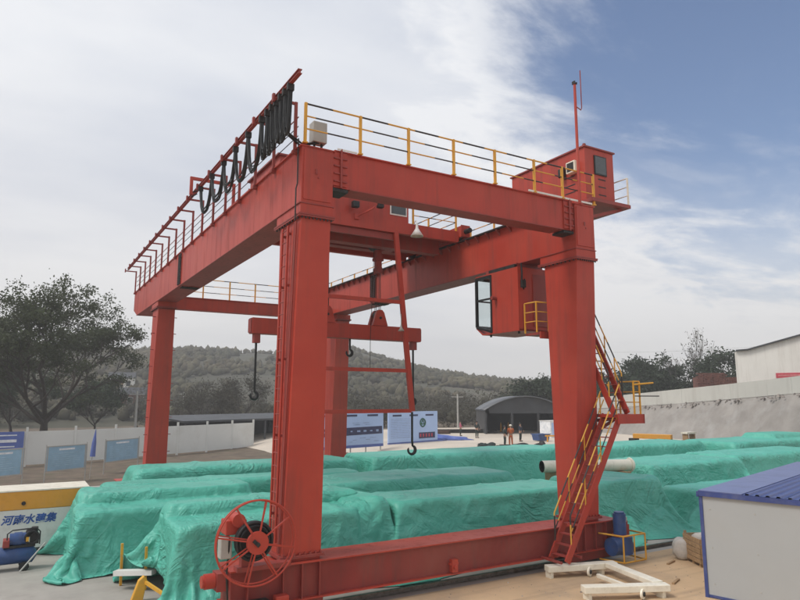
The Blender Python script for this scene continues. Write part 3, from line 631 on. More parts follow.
box('floodlight', DARK, eh, ehx0-.2, ehx0-.003, 1.15, 1.35, 12.35, 12.65, bevel=.02)
railing(eh, [(ehx1+.3, ehy0-.3, ehz0), (ehx1+.3, ehy1, ehz0)], .95, CREAM, CREAM, 1.2, pr=.022)
me, _ = MB().box(-.02, .02, -.25, .25, -.012, .012).mesh('platform_bar', CREAM)
# mast with a lightning rod
ms_ = tubeo('mast', RED, crane, [(9.42, -.02, 11.0), (9.42, -.02, 15.05)], [.05, .045], 10)
tubeo('lightning_rod', RED2, ms_, [(9.42, -.02, 14.3), (9.66, -.02, 14.22), (9.70, -.02, 14.3), (9.70, -.02, 15.62)], .018, 6)
MB().box(9.36, 9.40, -.08, .04, 15.05, 15.15).box(9.44, 9.48, -.08, .04, 15.05, 15.12).build('lamp_head', DARK, ms_)

# operator's cab hung below the right girder
cx0, cx1, cy0, cy1, cz0, cz1 = 8.8, 10.35, 2.32, 4.66, 7.13, 9.26
cab = MB()
cab.box(cx0, cx0+.05, cy0, 3.72, cz0+.02, cz1)                                    # left wall up to the window
cab.box(cx1-.05, cx1, cy0, 3.72, cz0+.02, cz1); cab.box(cx0+.05, cx1-.05, cy0, cy0+.05, cz0+.02, cz1)
cab.box(cx0, cx1, cy0, cy1, cz1+.001, cz1+.06)
cab.prism([(cy0, cz0), (4.3, cz0), (cy1, cz0+.26), (cy1, cz0+.3), (4.28, cz0+.05), (cy0, cz0+.05)], 0, cx0+.002, cx1-.002)
cab = cab.build('operator_cab', RED, crane)
def window_frame(name, pts, th, parent):
    mb = MB()
    for a, b in zip(pts, pts[1:]+pts[:1]): mb.bar(a, b, th, th)
    return mb.build(name, BLK, parent)
for xx in (cx0+.02, cx1-.02):
    w = window_frame('window', [(xx, 3.76, cz0+.08), (xx, cy1-.03, cz0+.32), (xx, cy1-.03, cz1-.03), (xx, 3.76, cz1-.03)], .085, cab)
    MB().bar((xx, 3.76, 8.42), (xx, cy1, 8.42), .06, .06).build('mullion', BLK, w)
    MB().add([(xx, 3.78, cz0+.1), (xx, cy1-.04, cz0+.34), (xx, cy1-.04, cz1-.05), (xx, 3.78, cz1-.05)], [(0, 1, 2, 3)]).build('pane', GLASS, w)
w = window_frame('window', [(cx0+.03, cy1-.03, cz0+.33), (cx1-.03, cy1-.03, cz0+.33), (cx1-.03, cy1-.03, cz1-.03), (cx0+.03, cy1-.03, cz1-.03)], .08, cab)
MB().bar((cx0, cy1-.03, 8.42), (cx1, cy1-.03, 8.42), .05, .05).bar((9.57, cy1-.03, 8.42), (9.57, cy1-.03, cz1), .05, .05).build('mullion', BLK, w)
MB().add([(cx0+.05, cy1-.03, cz0+.35), (cx1-.05, cy1-.03, cz0+.35), (cx1-.05, cy1-.03, cz1-.05), (cx0+.05, cy1-.03, cz1-.05)], [(0, 1, 2, 3)]).build('pane', GLASS, w)
st = MB().box(9.3, 9.8, 3.2, 3.7, cz0+.06, 7.75).box(9.3, 9.8, 3.2, 3.32, 7.75, 8.4).build('seat', BLK, cab, .04)
MB().cyl((cx0-.1, 3.5, 8.38), (1, 0, 0), .07, .2, 14).build('lamp', RED2, cab)
MB().box(9.0, 10.2, 2.6, 4.3, cz1+.061, GZ0-.03).build('hanger', RED2, cab)
box('roof_beam', DARK, cab, cx0+.02, cx0+.14, 2.5, 3.9, cz1+.061, cz1+.18)
tubeo('cable', BLK, cab, [(8.95, 2.3, 9.45), (8.95, 2.27, 9.1), (8.92, 2.26, 8.75), (9.0, 2.26, 8.55), (9.06, 2.26, 8.75), (9.05, 2.26, 8.9)], .028, 6)
box('switch_box', DARK, cab, 8.9, 9.06, 2.2, 2.3, 8.6, 8.85)
dr_ = box('door', RED2, cab, 9.45, 10.15, 2.285, 2.317, 7.3, 9.1, bevel=.006)
for x, y in ((8.95, 4.0), (8.95, 2.5), (10.2, 2.5)): MB().cyl((x, y, cz0-.04), (0, 0, 1), .04, .08, 10).build('lamp_stub', DARK, cab)
cp = box('platform', RED2, cab, 9.05, 11.0, 1.62, 2.29, 6.95, 7.03); box('edge_beam', RED, cp, 9.05, 10.9, 1.56, 1.619, 6.82, 7.05)
railing(cab, [(8.98, 2.22, 7.03), (8.98, 1.66, 7.03), (9.5, 1.66, 7.03)], 1.0, YEL, YEL, .6, pr=.02, posts=[(8.98, 2.22, 7.03), (8.98, 1.66, 7.03), (9.5, 1.66, 7.03)])

# stairs on the right leg: lower flight climbs along the rail, upper flight turns along the leg
def flight(p0, p1, wdir, width, n, name='staircase'):
    p0 = Vector(p0); p1 = Vector(p1); w = Vector(wdir)
    a = MB().bar(p0, p1, .05, .19).bar(p0+w*width, p1+w*width, .05, .19)
    o = a.build(name, RED, crane)
    run = Vector(((p1-p0).x, (p1-p0).y, 0)).normalized()
    m = MB(); q0 = -w*0
    h = w*(width-.06)
    a_, b_ = -h/2, h/2
    m.bar(a_, b_, .17, .022); me_, _ = m.mesh('tread', RED2)
    repeat('tread', me_, o, [p0.lerp(p1, (i+.5)/n)+w*width/2 for i in range(n)])
    d = (p1-p0).normalized(); up = Vector((0, 0, .92))
    for k in (0, 1):
        e_ = w*width*k
        hr = tubeo('handrail', STRIPE, o, [p0+e_+d*.35+up*.05, p0+e_+d*.35+up*.9, p0+e_+d*.35+up, p0+e_+d*.6+up, p1+e_+up], .022, 6)
        tubeo('midrail', STRIPE, o, [p0+e_+d*.4+up*.5, p1+e_+up*.5], .018, 6)
        for t in (.33, .62, .93): tubeo('baluster', YEL, o, [p0.lerp(p1, t)+e_, p0.lerp(p1, t)+e_+up], .02, 6)
    return o
flight((7.82, -.48, .42), (10.25, -.48, 4.38), (0, 1, 0), .62, 15)
flight((10.16, -.32, 4.42), (10.16, .92, 6.95), (1, 0, 0), .60, 10)
ld = box('landing', RED, crane, 10.05, 11.15, -.55, .30, 4.30, 4.40)
MB().box(10.03, 11.17, -.60, -.551, 4.12, 4.40).box(11.151, 11.20, -.6, .3, 4.12, 4.40).build('edge_channel', RED, ld)
MB().bar((10.0, .2, 3.9), (10.9, .2, 4.28), .06, .08).bar((10.0, .35, 4.2), (11.15, .35, 4.25), .1, .1).build('support_strut', RED2, ld)
railing(ld, [(11.12, .25, 4.40), (11.12, -.52, 4.40), (10.85, -.52, 4.40)], 1.0, YEL, YEL, .8, pr=.02)
tubeo('gate_bar', YEL, ld, [(10.85, -.52, 5.30), (11.65, -.62, 5.36)], .03, 6); tubeo('gate_bar', DARK, ld, [(10.85, -.52, 4.95), (11.9, -.62, 4.95)], .018, 6)
for x, z in ((7.6, .44), (8.35, .5)): MB().bar((x, -.5, z), (x, .3, z), .06, .06).build('stair_foot', RED2, SA)

# travel drive with its yellow guard at the right end of the front sill
mt = MB().cyl((11.0, -.02, .52), (0, 0, 1), .30, .5, 24).cyl((10.85, -.02, .50), (1, 0, 0), .26, .7, 24).build('travel_motor', BLUE, crane)
MB().cyl((10.92, -.02, 1.05), (0, 0, 1), .19, .75, 20).cyl((10.92, -.02, 1.45), (0, 0, 1), .15, .06, 20).build('motor_housing', BLUE, mt)
MB().cyl((10.92, -.02, .80), (0, 0, 1), .24, .06, 20).box(11.1, 11.22, -.12, .05, .8, 1.1).cyl((11.16, -.03, 1.15), (0, 0, 1), .07, .12, 12).build('brake', RED2, mt)
MB().cyl((11.14, -.03, 1.24), (0, 0, 1), .07, .14, 12).build('cap', GREYBOX, mt)
gd = MB()
for z in (.12, .86): gd.tube([(10.35, .3, z), (10.55, -.45, z), (11.5, -.45, z), (11.5, .35, z)], .026, 6)
gd.tube([(10.55, -.45, .12), (10.55, -.45, .86)], .026, 6).tube([(11.5, -.45, .12), (11.5, -.45, .86)], .026, 6).tube([(11.02, -.45, .12), (11.02, -.45, .86)], .022, 6)
gd.build('guard_frame', YEL, mt)

mt.location.x -= .42

# track: rail on its concrete strip
for y0, lab, ln in ((.7, 'steel crane rail running under the near sill beam', (-40, 34)), (18.7, 'far steel crane rail behind the tarpaulin piles', (-9, 30))):
    me_ = MB()
    me_.box(ln[0], ln[1], y0-.035, y0+.035, .10, .14).box(ln[0], ln[1], y0-.009, y0+.009, .045, .10).box(ln[0], ln[1], y0-.07, y0+.07, .03, .045)
    t = empty('crane_rail', (0, y0, 0), lab, 'rail', 'crane rails'); me_.build('rail_profile', STEEL, t)

# ------------------------------------------------------------------ trolley on the girders
TY0, TY1 = 6.0, 10.2
tr = empty('hoist_trolley', (5, 8, 11), 'red hoist trolley with machine house riding on the crane girders', 'trolley')
fm = MB().box(.95, 9.05, TY0, TY0+.2, 10.98, 11.42).box(.95, 9.05, TY1-.2, TY1, 10.98, 11.42).build('frame', RED, tr)
MB().box(.95, 9.05, TY0+.202, TY1-.202, 11.3, 11.36).build('deck', RED2, tr)
MB().box(1.2, 8.6, TY0+.75, TY0+1.15, 10.58, 11.29).build('cross_beam', RED2, tr); MB().box(1.2, 8.2, TY1-1.15, TY1-.75, 11.02, 11.29).build('cross_beam', RED2, tr)
for x in (2.4, 7.2): MB().box(x, x+.4, TY0+1.16, TY1-1.16, 10.98, 11.28).build('cross_beam', RED2, tr)
for xr in (.70, BX+.06):
    tk = MB().box(xr-.22, xr-.09, TY0-.15, TY1+.15, 11.18, 11.62).box(xr+.09, xr+.22, TY0-.15, TY1+.15, 11.18, 11.62).box(xr-.22, xr+.22, TY0-.17, TY0-.151, 11.2, 11.66).build('end_truck', RED, tr)
    for yy in (TY0+.35, TY1-.35): MB().cyl((xr, yy, 11.36), (1, 0, 0), .25, .16, 24).build('wheel', DARK, tk)
    MB().cyl((xr, TY0-.32, 11.4), (0, 1, 0), .1, .3, 14).build('buffer', BLK, tk)
hs = MB().box(1.6, 6.75, TY0+.05, TY0+3.3, 11.421, 13.1).build('machine_house', RED, tr, .015)
wn = MB().box(5.93, 6.66, TY0+.02, TY0+.048, 11.66, 12.5).build('window', WHT, hs)
box('pane', GLASSD, wn, 5.98, 6.61, TY0+.012, TY0+.019, 11.71, 12.45)
box('roof', RED2, hs, 1.5, 6.85, TY0-.03, TY0+3.4, 13.101, 13.16)
railing(tr, [(6.95, TY0+.05, 11.42), (8.95, TY0+.05, 11.42), (8.95, TY1-.2, 11.42)], 1.0, STRIPE, YEL, 1.9, pr=.03)
fl_ = MB().bar((4.5, TY0-.02, 11.35), (4.95, TY0-.5, 11.62), .05, .05).bar((4.95, TY0-.5, 11.62), (5.2, TY0-.5, 11.9), .04, .04).box(4.42, 4.6, TY0-.06, TY0-.002, 11.25, 11.45).build('lamp_bracket', RED, tr)
MB().box(5.1, 5.32, TY0-.62, TY0-.42, 11.65, 12.0).build('floodlight', DARK, fl_, .02); MB().box(4.25, 4.5, TY0-.3, TY0-.1, 11.62, 11.85).build('floodlight', BLK, fl_, .02)
bl = MB().tube([(6.95, TY0-.02, 11.4), (6.95, TY0-.1, 11.52), (6.95, TY0-.2, 11.5), (6.95, TY0-.22, 11.35)], .018, 6).build('lamp_hook', WHT, tr)
MB().lathe([(.04, 11.38), (.06, 11.2), (.12, 11.1), (.25, 10.9), (.22, 10.9)], (6.95, TY0-.22, 0), 24).build('lamp_shade', WHT, bl)
# arm that drags the festoon cables
MB().box(-.85, .75, 8.3, 8.4, 12.5, 12.6).box(-.85, -.75, 8.3, 8.4, 11.95, 12.5).box(.65, .75, 8.3, 8.4, 11.2, 12.5).build('cable_arm', RED, tr)
tubeo('arm_cable', BLK, tr, [(-.6, 8.3, 12.0), (-.8, 8.32, 11.85), (-.78, 8.35, 12.02), (-.6, 8.3, 12.12)], .025, 6)
for xd in (4.25, 6.5): MB().cyl((xd, 8., 11.02), (0, 1, 0), .22, .9, 24).build('rope_drum', DARK, tr)
MB().box(6.04, 6.26, 7.25, 7.45, 9.75, 10.578).box(5.98, 6.32, 7.2, 7.5, 10.15, 10.27).cyl((6.15, 7.35, 9.8), (0, 1, 0), .13, .3, 18).build('rope_guide', RED2, tr)
# rope falls
for i, xd in enumerate((4.25, 6.5)):
    mb = MB()
    for dx in (-.12, -.05, .06, .13): mb.tube([(xd+dx, 8.+dx*.5, 10.9), (xd+dx, 8., 8.15)], .015, 5)
    mb.build('hoist_rope', ROPE, tr)
# ------------------------------------------------------------------ hanging lifting beam
lb = empty('lifting_beam', (4.9, 8, 7), 'red horizontal lifting beam hanging on ropes between the girders', 'lifting beam')
MB().box(1.4, 8.4, 7.8, 8.2, 7.14, 7.70).build('beam', RED, lb, .015)
MB().box(1.36, 1.398, 7.84, 8.16, 7.18, 7.66).box(8.402, 8.44, 7.84, 8.16, 7.18, 7.66).build('end_plate', RED2, lb)
for xd in (4.25, 6.5):
    b = MB().prism([(xd-.33, 7.70), (xd+.33, 7.70), (xd+.17, 8.22), (xd+.08, 8.32), (xd-.08, 8.32), (xd-.17, 8.22)], 1, 7.76, 7.9).prism([(xd-.33, 7.70), (xd+.33, 7.70), (xd+.17, 8.22), (xd+.08, 8.32), (xd-.08, 8.32), (xd-.17, 8.22)], 1, 8.1, 8.24).build('sheave_block', RED, lb)
    MB().cyl((xd, 8., 8.10), (0, 1, 0), .19, .18, 24).cyl((xd, 8., 8.0), (0, 1, 0), .05, .56, 12).build('sheave', DARK, b)
def hook(parent, x, y, ztop, zbot, red=True, r=.13):
    h = MB().box(x-.11, x+.11, y-.12, y+.12, ztop-.32, ztop).build('hook_shank_block', RED2, parent) if red else None
    L_ = ztop-(.32 if red else 0); zc = zbot+r+.04
    pts = [(x, y, L_), (x, y, zc+.3)]; rs = [.042, .04]
    for k in range(13):
        a = R(75-k*24.); pts.append((x+r*math.cos(a)*1.0-.02, y, zc+r*math.sin(a))); rs.append(.04+.022*math.sin(min(k/8, 1)*math.pi))
    rs[-1] = .012
    o = MB().tube(pts, rs, 8).build('hook', BLK, parent)
    return o
hook(lb, 1.62, 8., 7.14, 4.82); hook(lb, 8.14, 8., 7.14, 4.6)
hook(lb, 5.3, 8., 7.14, 6.45, False, .12)
tubeo('tag_rope', ROPE, lb, [(6.2, 7.75, 10.9), (6.05, 7.75, 7.1), (6.05, 7.75, 5.9)], .012, 5)
# ------------------------------------------------------------------ hanging guide frame with hook
hf = empty('hanging_frame', (5, 6, 4.4), 'narrow red ladder shaped steel frame hanging below the trolley, black hook at its foot', 'frame')
fy = 6.02
for a, b in (((6.17, fy, 10.97), (6.87, fy, 4.42)), ((3.05, fy, 10.97), (2.95, fy, 4.42))): MB().bar(a, b, .17, .13, (0, 1, 0)).build('upright', RED, hf)
for z, xr in ((8.38, 6.38), (5.88, 6.63), (4.44, 6.8)): MB().bar((3.05, fy, z), (xr, fy, z), .1, .13).build('crossbar', RED, hf)
MB().box(3.0, 6.25, fy+.09, fy+.19, 10.72, 10.96).build('head_beam', RED2, hf)
hook(hf, 6.86, fy, 4.40, 2.87, False, .15)
me_ = MB().lathe([(.02, 0), (.04, -.12), (.12, -.24), (.1, -.24)], (6.36, 5.95, 7.55), 14).tube([(6.4, fy, 7.95), (6.36, 5.95, 7.55)], .012, 5).build('work_lamp', GREYBOX, hf)

# ------------------------------------------------------------------ tarpaulins: draped by a small position-based cloth run
def drape(boxes, x0, x1, y0, y1, step, seed, pins=(), steps=95, iters=7, gz=.02):
    rg = np.random.default_rng(seed); nx = int((x1-x0)/step)+1; ny = int((y1-y0)/step)+1
    X, Y = np.meshgrid(np.linspace(x0, x1, nx), np.linspace(y0, y1, ny), indexing='ij'); hx = (x1-x0)/(nx-1); hy = (y1-y0)/(ny-1)
    hm = max(b[4] for b in boxes)
    # start squeezed a little towards the middle so the cloth has slack to wrinkle with
    cxm, cym = (x0+x1)/2, (y0+y1)/2
    P = np.stack([cxm+(X-cxm)*.985, cym+(Y-cym)*.985, np.full_like(X, hm+.06)], -1)
    P[..., 2] += .05*vnoise(X*1.7, Y*1.7, seed)+rg.normal(size=X.shape)*.008
    V = np.zeros_like(P); pin = [(int(round((px-x0)/hx)), int(round((py-y0)/hy)), np.array(t, float)) for px, py, t in pins]
    d = math.hypot(hx, hy)
    cons = []
    for o in (0, 1):
        cons.append(((slice(o, nx-1, 2), slice(None)), (slice(o+1, nx, 2), slice(None)), hx, 1.)); cons.append(((slice(None), slice(o, ny-1, 2)), (slice(None), slice(o+1, ny, 2)), hy, 1.))
        cons.append(((slice(o, nx-1, 2), slice(0, ny-1)), (slice(o+1, nx, 2), slice(1, ny)), d, .5)); cons.append(((slice(o, nx-1, 2), slice(1, ny)), (slice(o+1, nx, 2), slice(0, ny-1)), d, .5))
    for o in (0, 1):
        for q in (0, 2):
            pass
    def solve(a, b, L0, k):
        A = P[a]; B = P[b]
        n = min(A.shape[0], B.shape[0]); m = min(A.shape[1], B.shape[1]); A = A[:n, :m]; B = B[:n, :m]
        D = B-A; l = np.sqrt((D*D).sum(-1))+1e-9; c = (D*(k*.5*(l-L0)/l)[..., None]); A += c; B -= c
    def bend(k):
        D = P[2:]+P[:-2]-2*P[1:-1]; P[1:-1] += D*k; D = P[:, 2:]+P[:, :-2]-2*P[:, 1:-1]; P[:, 1:-1] += D*k
    ep = .03
    for s in range(steps):
        V *= .96; V[..., 2] -= .0042; old = P.copy(); P += V
        for (i, j, t) in pin:
            f = min(1., s/(steps*.6)); P[i, j] = P[i, j]*(1-f)+t*f
        for it in range(iters):
            for a, b, L0, k in cons: solve(a, b, L0, k)
            if it == 0: bend(.035)
            for (bx0, bx1, by0, by1, bh) in boxes:
                x, y, z = P[..., 0], P[..., 1], P[..., 2]
                pen = np.stack([x-bx0+ep, bx1+ep-x, y-by0+ep, by1+ep-y, (bh+ep-z)*.8], -1); ins = (pen > 0).all(-1)
                if not ins.any(): continue
                w = pen[ins]; am = w.argmin(-1); q = P[ins]
                for ax, (cc, vv) in enumerate(((0, bx0-ep), (0, bx1+ep), (1, by0-ep), (1, by1+ep), (2, bh+ep))):
                    mk = am == ax; q[mk, cc] = vv
                P[ins] = q
            lowm = P[..., 2] < gz+.02; P[lowm, 2] = gz+.02
        V = P-old
        if s > steps*.45: V *= .97
        con = P[..., 2] < gz+.03; V[con] *= .35
        for (bx0, bx1, by0, by1, bh) in boxes:
            t_ = (np.abs(P[..., 2]-bh-ep) < .02) & (P[..., 0] > bx0) & (P[..., 0] < bx1) & (P[..., 1] > by0) & (P[..., 1] < by1); V[t_] *= .6
    return P
def tarp(label, boxes, over, step, seed, pins=(), **kw):
    """over: hem overhang (left, right, front, back)"""
    x0 = min(b[0] for b in boxes)-over[0]; x1 = max(b[1] for b in boxes)+over[1]; y0 = min(b[2] for b in boxes)-over[2]; y1 = max(b[3] for b in boxes)+over[3]
    P = drape(boxes, x0, x1, y0, y1, step, seed, pins, **kw); nx, ny = P.shape[:2]
    for (bx0, bx1, by0, by1, bh) in sorted(boxes, key=lambda b: b[4]):        # pull the cloth taut on the flat faces of the load
        x, y, z = P[..., 0], P[..., 1], P[..., 2]; fx = (x > bx0-.04) & (x < bx1+.04); fy = (y > by0-.04) & (y < by1+.04)
        m = fx & fy & (z > bh-.05) & (z < bh+.3); P[..., 2][m] = bh+.03+.15*np.maximum(z[m]-bh-.03, 0)
        for ax, sg, lim, oth in ((1, -1, by0, fx), (1, 1, by1, fx), (0, -1, bx0, fy), (0, 1, bx1, fy)):
            d_ = (P[..., ax]-lim)*sg; m = oth & (z < bh-.05) & (d_ > -.02) & (d_ < .4); q_ = .03+.30*np.maximum(d_-.03, 0)+.12*np.clip((bh-z)/max(bh, .1), 0, 1)*np.clip(d_/.2, 0, 1); P[..., ax][m] = lim+sg*q_[m]
    rg = np.random.default_rng(seed+100); du = np.gradient(P, axis=0); dv = np.gradient(P, axis=1); nr = np.cross(du, dv); nr /= np.linalg.norm(nr, axis=-1)[..., None]+1e-9
    pts = [(bx, by, bh) for b in boxes for bx in (b[0], b[1]) for by, bh in ((b[2], b[4]), (b[3], b[4]))]
    for b in boxes:
        for k in range(max(2, int((b[1]-b[0])/1.7))): pts.append((rg.uniform(b[0], b[1]), b[2]-.05, b[4]*rg.choice([1., 1., rg.uniform(.3, .8)])))
        pts.append((rg.uniform(b[0], b[1]), rg.uniform(b[2], b[3]), b[4]))
    for px_, py_, (tx, ty, tz) in pins: pts.append((tx, ty, tz))
    for q in pts:
        D = P-np.array(q); ds = np.linalg.norm(D, axis=-1); A1 = np.arctan2(D[..., 2]-D[..., 1]*.7, D[..., 0]); dsp = np.zeros_like(ds)
        for k in range(rg.integers(5, 10)):
            a0 = rg.uniform(-math.pi, math.pi); wd = rg.uniform(.16, .36); dd = np.abs((A1-a0+math.pi) % (2*math.pi)-math.pi); dsp += np.clip(1-dd/wd, 0, 1)*rg.uniform(.4, 1.)*np.exp(-ds/rg.uniform(.5, 1.3))
        P += nr*(dsp*np.clip(ds/.3, 0, 1)*.07)[..., None]*(-1 if nr[nx//2, ny//2, 2] < 0 else 1)
    for k in range(max(1, nx//45)):        # overlapping seams running up and over the load
        ii = rg.integers(nx//6, nx-nx//6); wob = ii+np.cumsum(rg.normal(size=ny))*.12; I = np.arange(nx)[:, None]-wob[None, :]
        P += nr*((np.clip(1-np.abs(I)/1.6, 0, 1)+.45*np.clip(1-np.abs(I-2.5)/1.5, 0, 1))*.05)[..., None]*(-1 if nr[nx//2, ny//2, 2] < 0 else 1)
    P[..., 2] = np.maximum(P[..., 2], .035)
    v = P.reshape(-1, 3); c = np.array([v[:, 0].mean(), v[:, 1].mean(), 0.])
    me = bpy.data.meshes.new('tarpaulin'); f = [(i*ny+j, (i+1)*ny+j, (i+1)*ny+j+1, i*ny+j+1) for i in range(nx-1) for j in range(ny-1)]
    me.from_pydata((v-c).tolist(), [], f); me.polygons.foreach_set('use_smooth', [True]*len(f)); me.materials.append(TARP)
    o = link_mesh('tarpaulin', me, None, c); m = o.modifiers.new('smooth', 'SUBSURF'); m.levels = 1; m.render_levels = 1
    m = o.modifiers.new('thickness', 'SOLIDIFY'); m.thickness = .006
    return tag(o, label, 'tarpaulin', 'green tarpaulins over stacked loads')
tarp('green tarpaulin pile behind the cable reel, lifted open at its left end', [(-1.95, 2.75, 2.35, 4.5, 1.80), (-1.95, 3.6, 3.6, 4.5, 2.12), (3.45, 3.9, 2.6, 4.4, 2.0)], (1.3, 1.2, 1.95, 2.2), .088, 1, pins=[(3.15, 1.55, (3.1, 2.25, 1.15)), (-3.2, 5.2, (-2.75, 5.0, 1.15)), (-3.2, 4.0, (-2.45, 4.0, .9)), (-3.2, .45, (-2.3, 2.0, .06))])
tarp('long box shaped green tarpaulin pile behind the middle of the near sill beam', [(4.15, 11.6, 2.45, 4.6, 1.88)], (1.0, 1.9, 2.1, 2.0), .092, 2)
tarp('green tarpaulin pile ending right of the stairs beside the blue motor', [(12.3, 15.9, 2.6, 4.9, 1.9)], (1.9, 2.1, 2.2, 2.1), .09, 3, pins=[(13.6, 1.2, (13.5, 2.35, 1.5))])
tarp('leftmost green tarpaulin pile reaching the yellow and white beam', [(-3.75, 1.6, 6.6, 9.6, 1.65), (-3.6, 1.6, 7.9, 9.6, 1.98)], (1.55, 1.2, 1.6, 2.2), .09, 4, pins=[(-3.9, 5.6, (-3.95, 6.5, 1.0)), (-5.3, 5.0, (-4.2, 6.1, .06)), (-5.3, 6.6, (-4.0, 6.9, .12)), (-5.3, 8.0, (-3.95, 8.0, .12)), (-5.3, 9.4, (-3.95, 9.4, .12))])
tarp('green tarpaulin pile in the second row with the white pipe at its right', [(3.2, 12.2, 6.8, 9.4, 1.92), (5., 8.5, 7.6, 9.4, 2.1)], (2.1, 2.0, 2.2, 2.1), .15, 5)
tarp('rumpled green tarpaulin pile in the second row right of the white pipe', [(18.7, 25.5, 5.2, 8.6, 1.95), (20.5, 22.6, 5.8, 8., 2.15)], (2.1, 2.2, 2.2, 2.2), .15, 6)
tarp('low green tarpaulin pile half hidden by the blue roofed cabin', [(17.3, 26.0, 1.9, 3.7, 1.35)], (1.5, 1.8, 1.6, 1.6), .15, 12)
tarp('green tarpaulin pile in the back row in front of the notice boards', [(-1.3, 8.2, 13.0, 15.6, 2.1), (.2, 3.2, 13.5, 15.2, 2.28)], (2.2, 2.0, 2.3, 2.3), .17, 7)
tarp('green tarpaulin pile in the back row below the hanging hook', [(8.75, 21.0, 12.4, 15.6, 2.2), (12, 15, 13, 15, 2.38)], (1.1, 1.4, 2.4, 2.3), .18, 8)
tarp('green tarpaulin pile in the back row between the stairs and the concrete bank', [(21.8, 32.8, 12.2, 15.6, 2.15), (27, 31, 12.8, 15., 2.4)], (1.4, 1.3, 2.4, 2.3), .19, 9)
tarp('rearmost green tarpaulin pile at the right edge below the concrete bank', [(33.5, 46.5, 10.6, 14.4, 2.15), (39, 43, 11.2, 13.5, 2.5)], (2.1, 2.2, 2.4, 2.3), .22, 10)
tarp('green tarpaulin pile in the middle row at the right edge', [(26.4, 36.0, 6.2, 9.2, 1.95), (30, 33, 6.8, 8.6, 2.2)], (2.1, 2.1, 2.2, 2.2), .19, 13)
tarp('narrow green tarpaulin pile seen under the left girder between two rows', [(-2.7, 7.0, 10.2, 11.9, 1.9)], (1.2, 1.8, 1.9, 1.9), .17, 14)

# yellow prop frame and board under the lifted tarpaulin
pf_ = empty('prop_frame', (-2.7, 4.6, 0), 'yellow prop frame holding a pale plank under the lifted tarpaulin', 'frame')
for x, y in ((-2.78, 5.0), (-2.3, 4.25)): MB().bar((x, y, .03), (x-.02, y, 1.08), .06, .06).build('post', YEL, pf_)
MB().bar((-2.95, 4.75, .42), (-2.15, 4.0, .5), .22, .12).build('plank', WHT, pf_)
ay = empty('yellow_bracket', (-2.6, 3.6, 0), 'yellow folded steel bracket lying by the tarpaulin hem near the camera', 'bracket')
MB().prism([(-2.78, .03), (-2.5, .03), (-2.42, .5), (-2.5, .6), (-2.62, .5)], 1, 3.3, 3.45).build('plate', YEL, ay, .02)
MB().bar((-2.46, 3.3, .45), (-1.75, 1.75, .08), .06, .07).build('arm', YEL, ay)

# white pipe between the piles
pp = empty('steel_pipe', (16.2, 6.3, 1.9), 'cream painted steel pipe lying across the tarpaulin piles', 'pipe')
pa, pb = Vector((13.3, 6.3, 2.12)), Vector((17.45, 5.2, 2.08))
MB().tube([pa, pb], .24, 28, caps=False).build('tube', CREAM, pp)
dpp = (pb-pa).normalized()
MB().tube([pa-dpp*.004, pa+dpp*.6], .22, 28, caps=False).add([pa+dpp*.6+Vector((math.sin(a)*.22*-dpp.y, math.sin(a)*.22*dpp.x, math.cos(a)*.22)) for a in [2*math.pi*k/24 for k in range(24)]], [tuple(range(24))]).build('bore', DARK, pp)
MB().ring(pb-dpp*.1, dpp, .26, .05, 28, 8).build('flange', CREAM, pp)
for t, nm in ((.15, 0), (.85, 1)):
    q = pa.lerp(pb, t); MB().box(q.x-.15, q.x+.15, q.y-.5, q.y+.5, .02, q.z-.24).build('support_block', WOOD, pp)

# ------------------------------------------------------------------ yellow and white beam on the left, with lettering
bm0 = empty('steel_beam', (-7, 10.8, 0), 'long yellow topped white steel beam with blue lettering at the left edge', 'beam')
BX0, BX1 = -14.0, -3.2
MB().box(BX0, BX1, 10.0, 11.6, 1.42, 1.98).build('upper_band', ORG, bm0, .03)
MB().box(BX0, BX1, 10.02, 11.58, .25, 1.418).build('side_panel', WHT, bm0)
MB().box(BX0, BX1, 9.98, 11.62, 1.981, 2.02).build('cover_plate', CREAM, bm0)
MB().box(-12, -11.7, 10.1, 11.5, .0, .249).box(-4., -3.7, 10.1, 11.5, .0, .249).build('support', WOOD, bm0)
MB().cyl((-5.05, 9.98, 1.62), (0, 1, 0), .06, .06, 14).build('plug', DARK, bm0)
def text_mesh(name, s, size, mat, parent, loc, rot, extr=.002, shear=0.):
    cu = bpy.data.curves.new(name, 'FONT'); cu.body = s; cu.size = size; cu.extrude = extr; cu.shear = shear; cu.resolution_u = 3; cu.offset = size*.028
    t = bpy.data.objects.new(name, cu); COL.objects.link(t); bpy.context.view_layer.update()
    me = bpy.data.meshes.new_from_object(t.evaluated_get(bpy.context.evaluated_depsgraph_get())); bpy.data.objects.remove(t)
    me.materials.clear(); me.materials.append(mat); o = link_mesh(name, me, parent, loc, rot); return o
text_mesh('lettering', '河南水建集', .30, TXTB, bm0, (-5.62, 10.012, 1.02), (R(90), 0, 0), .003, .25)

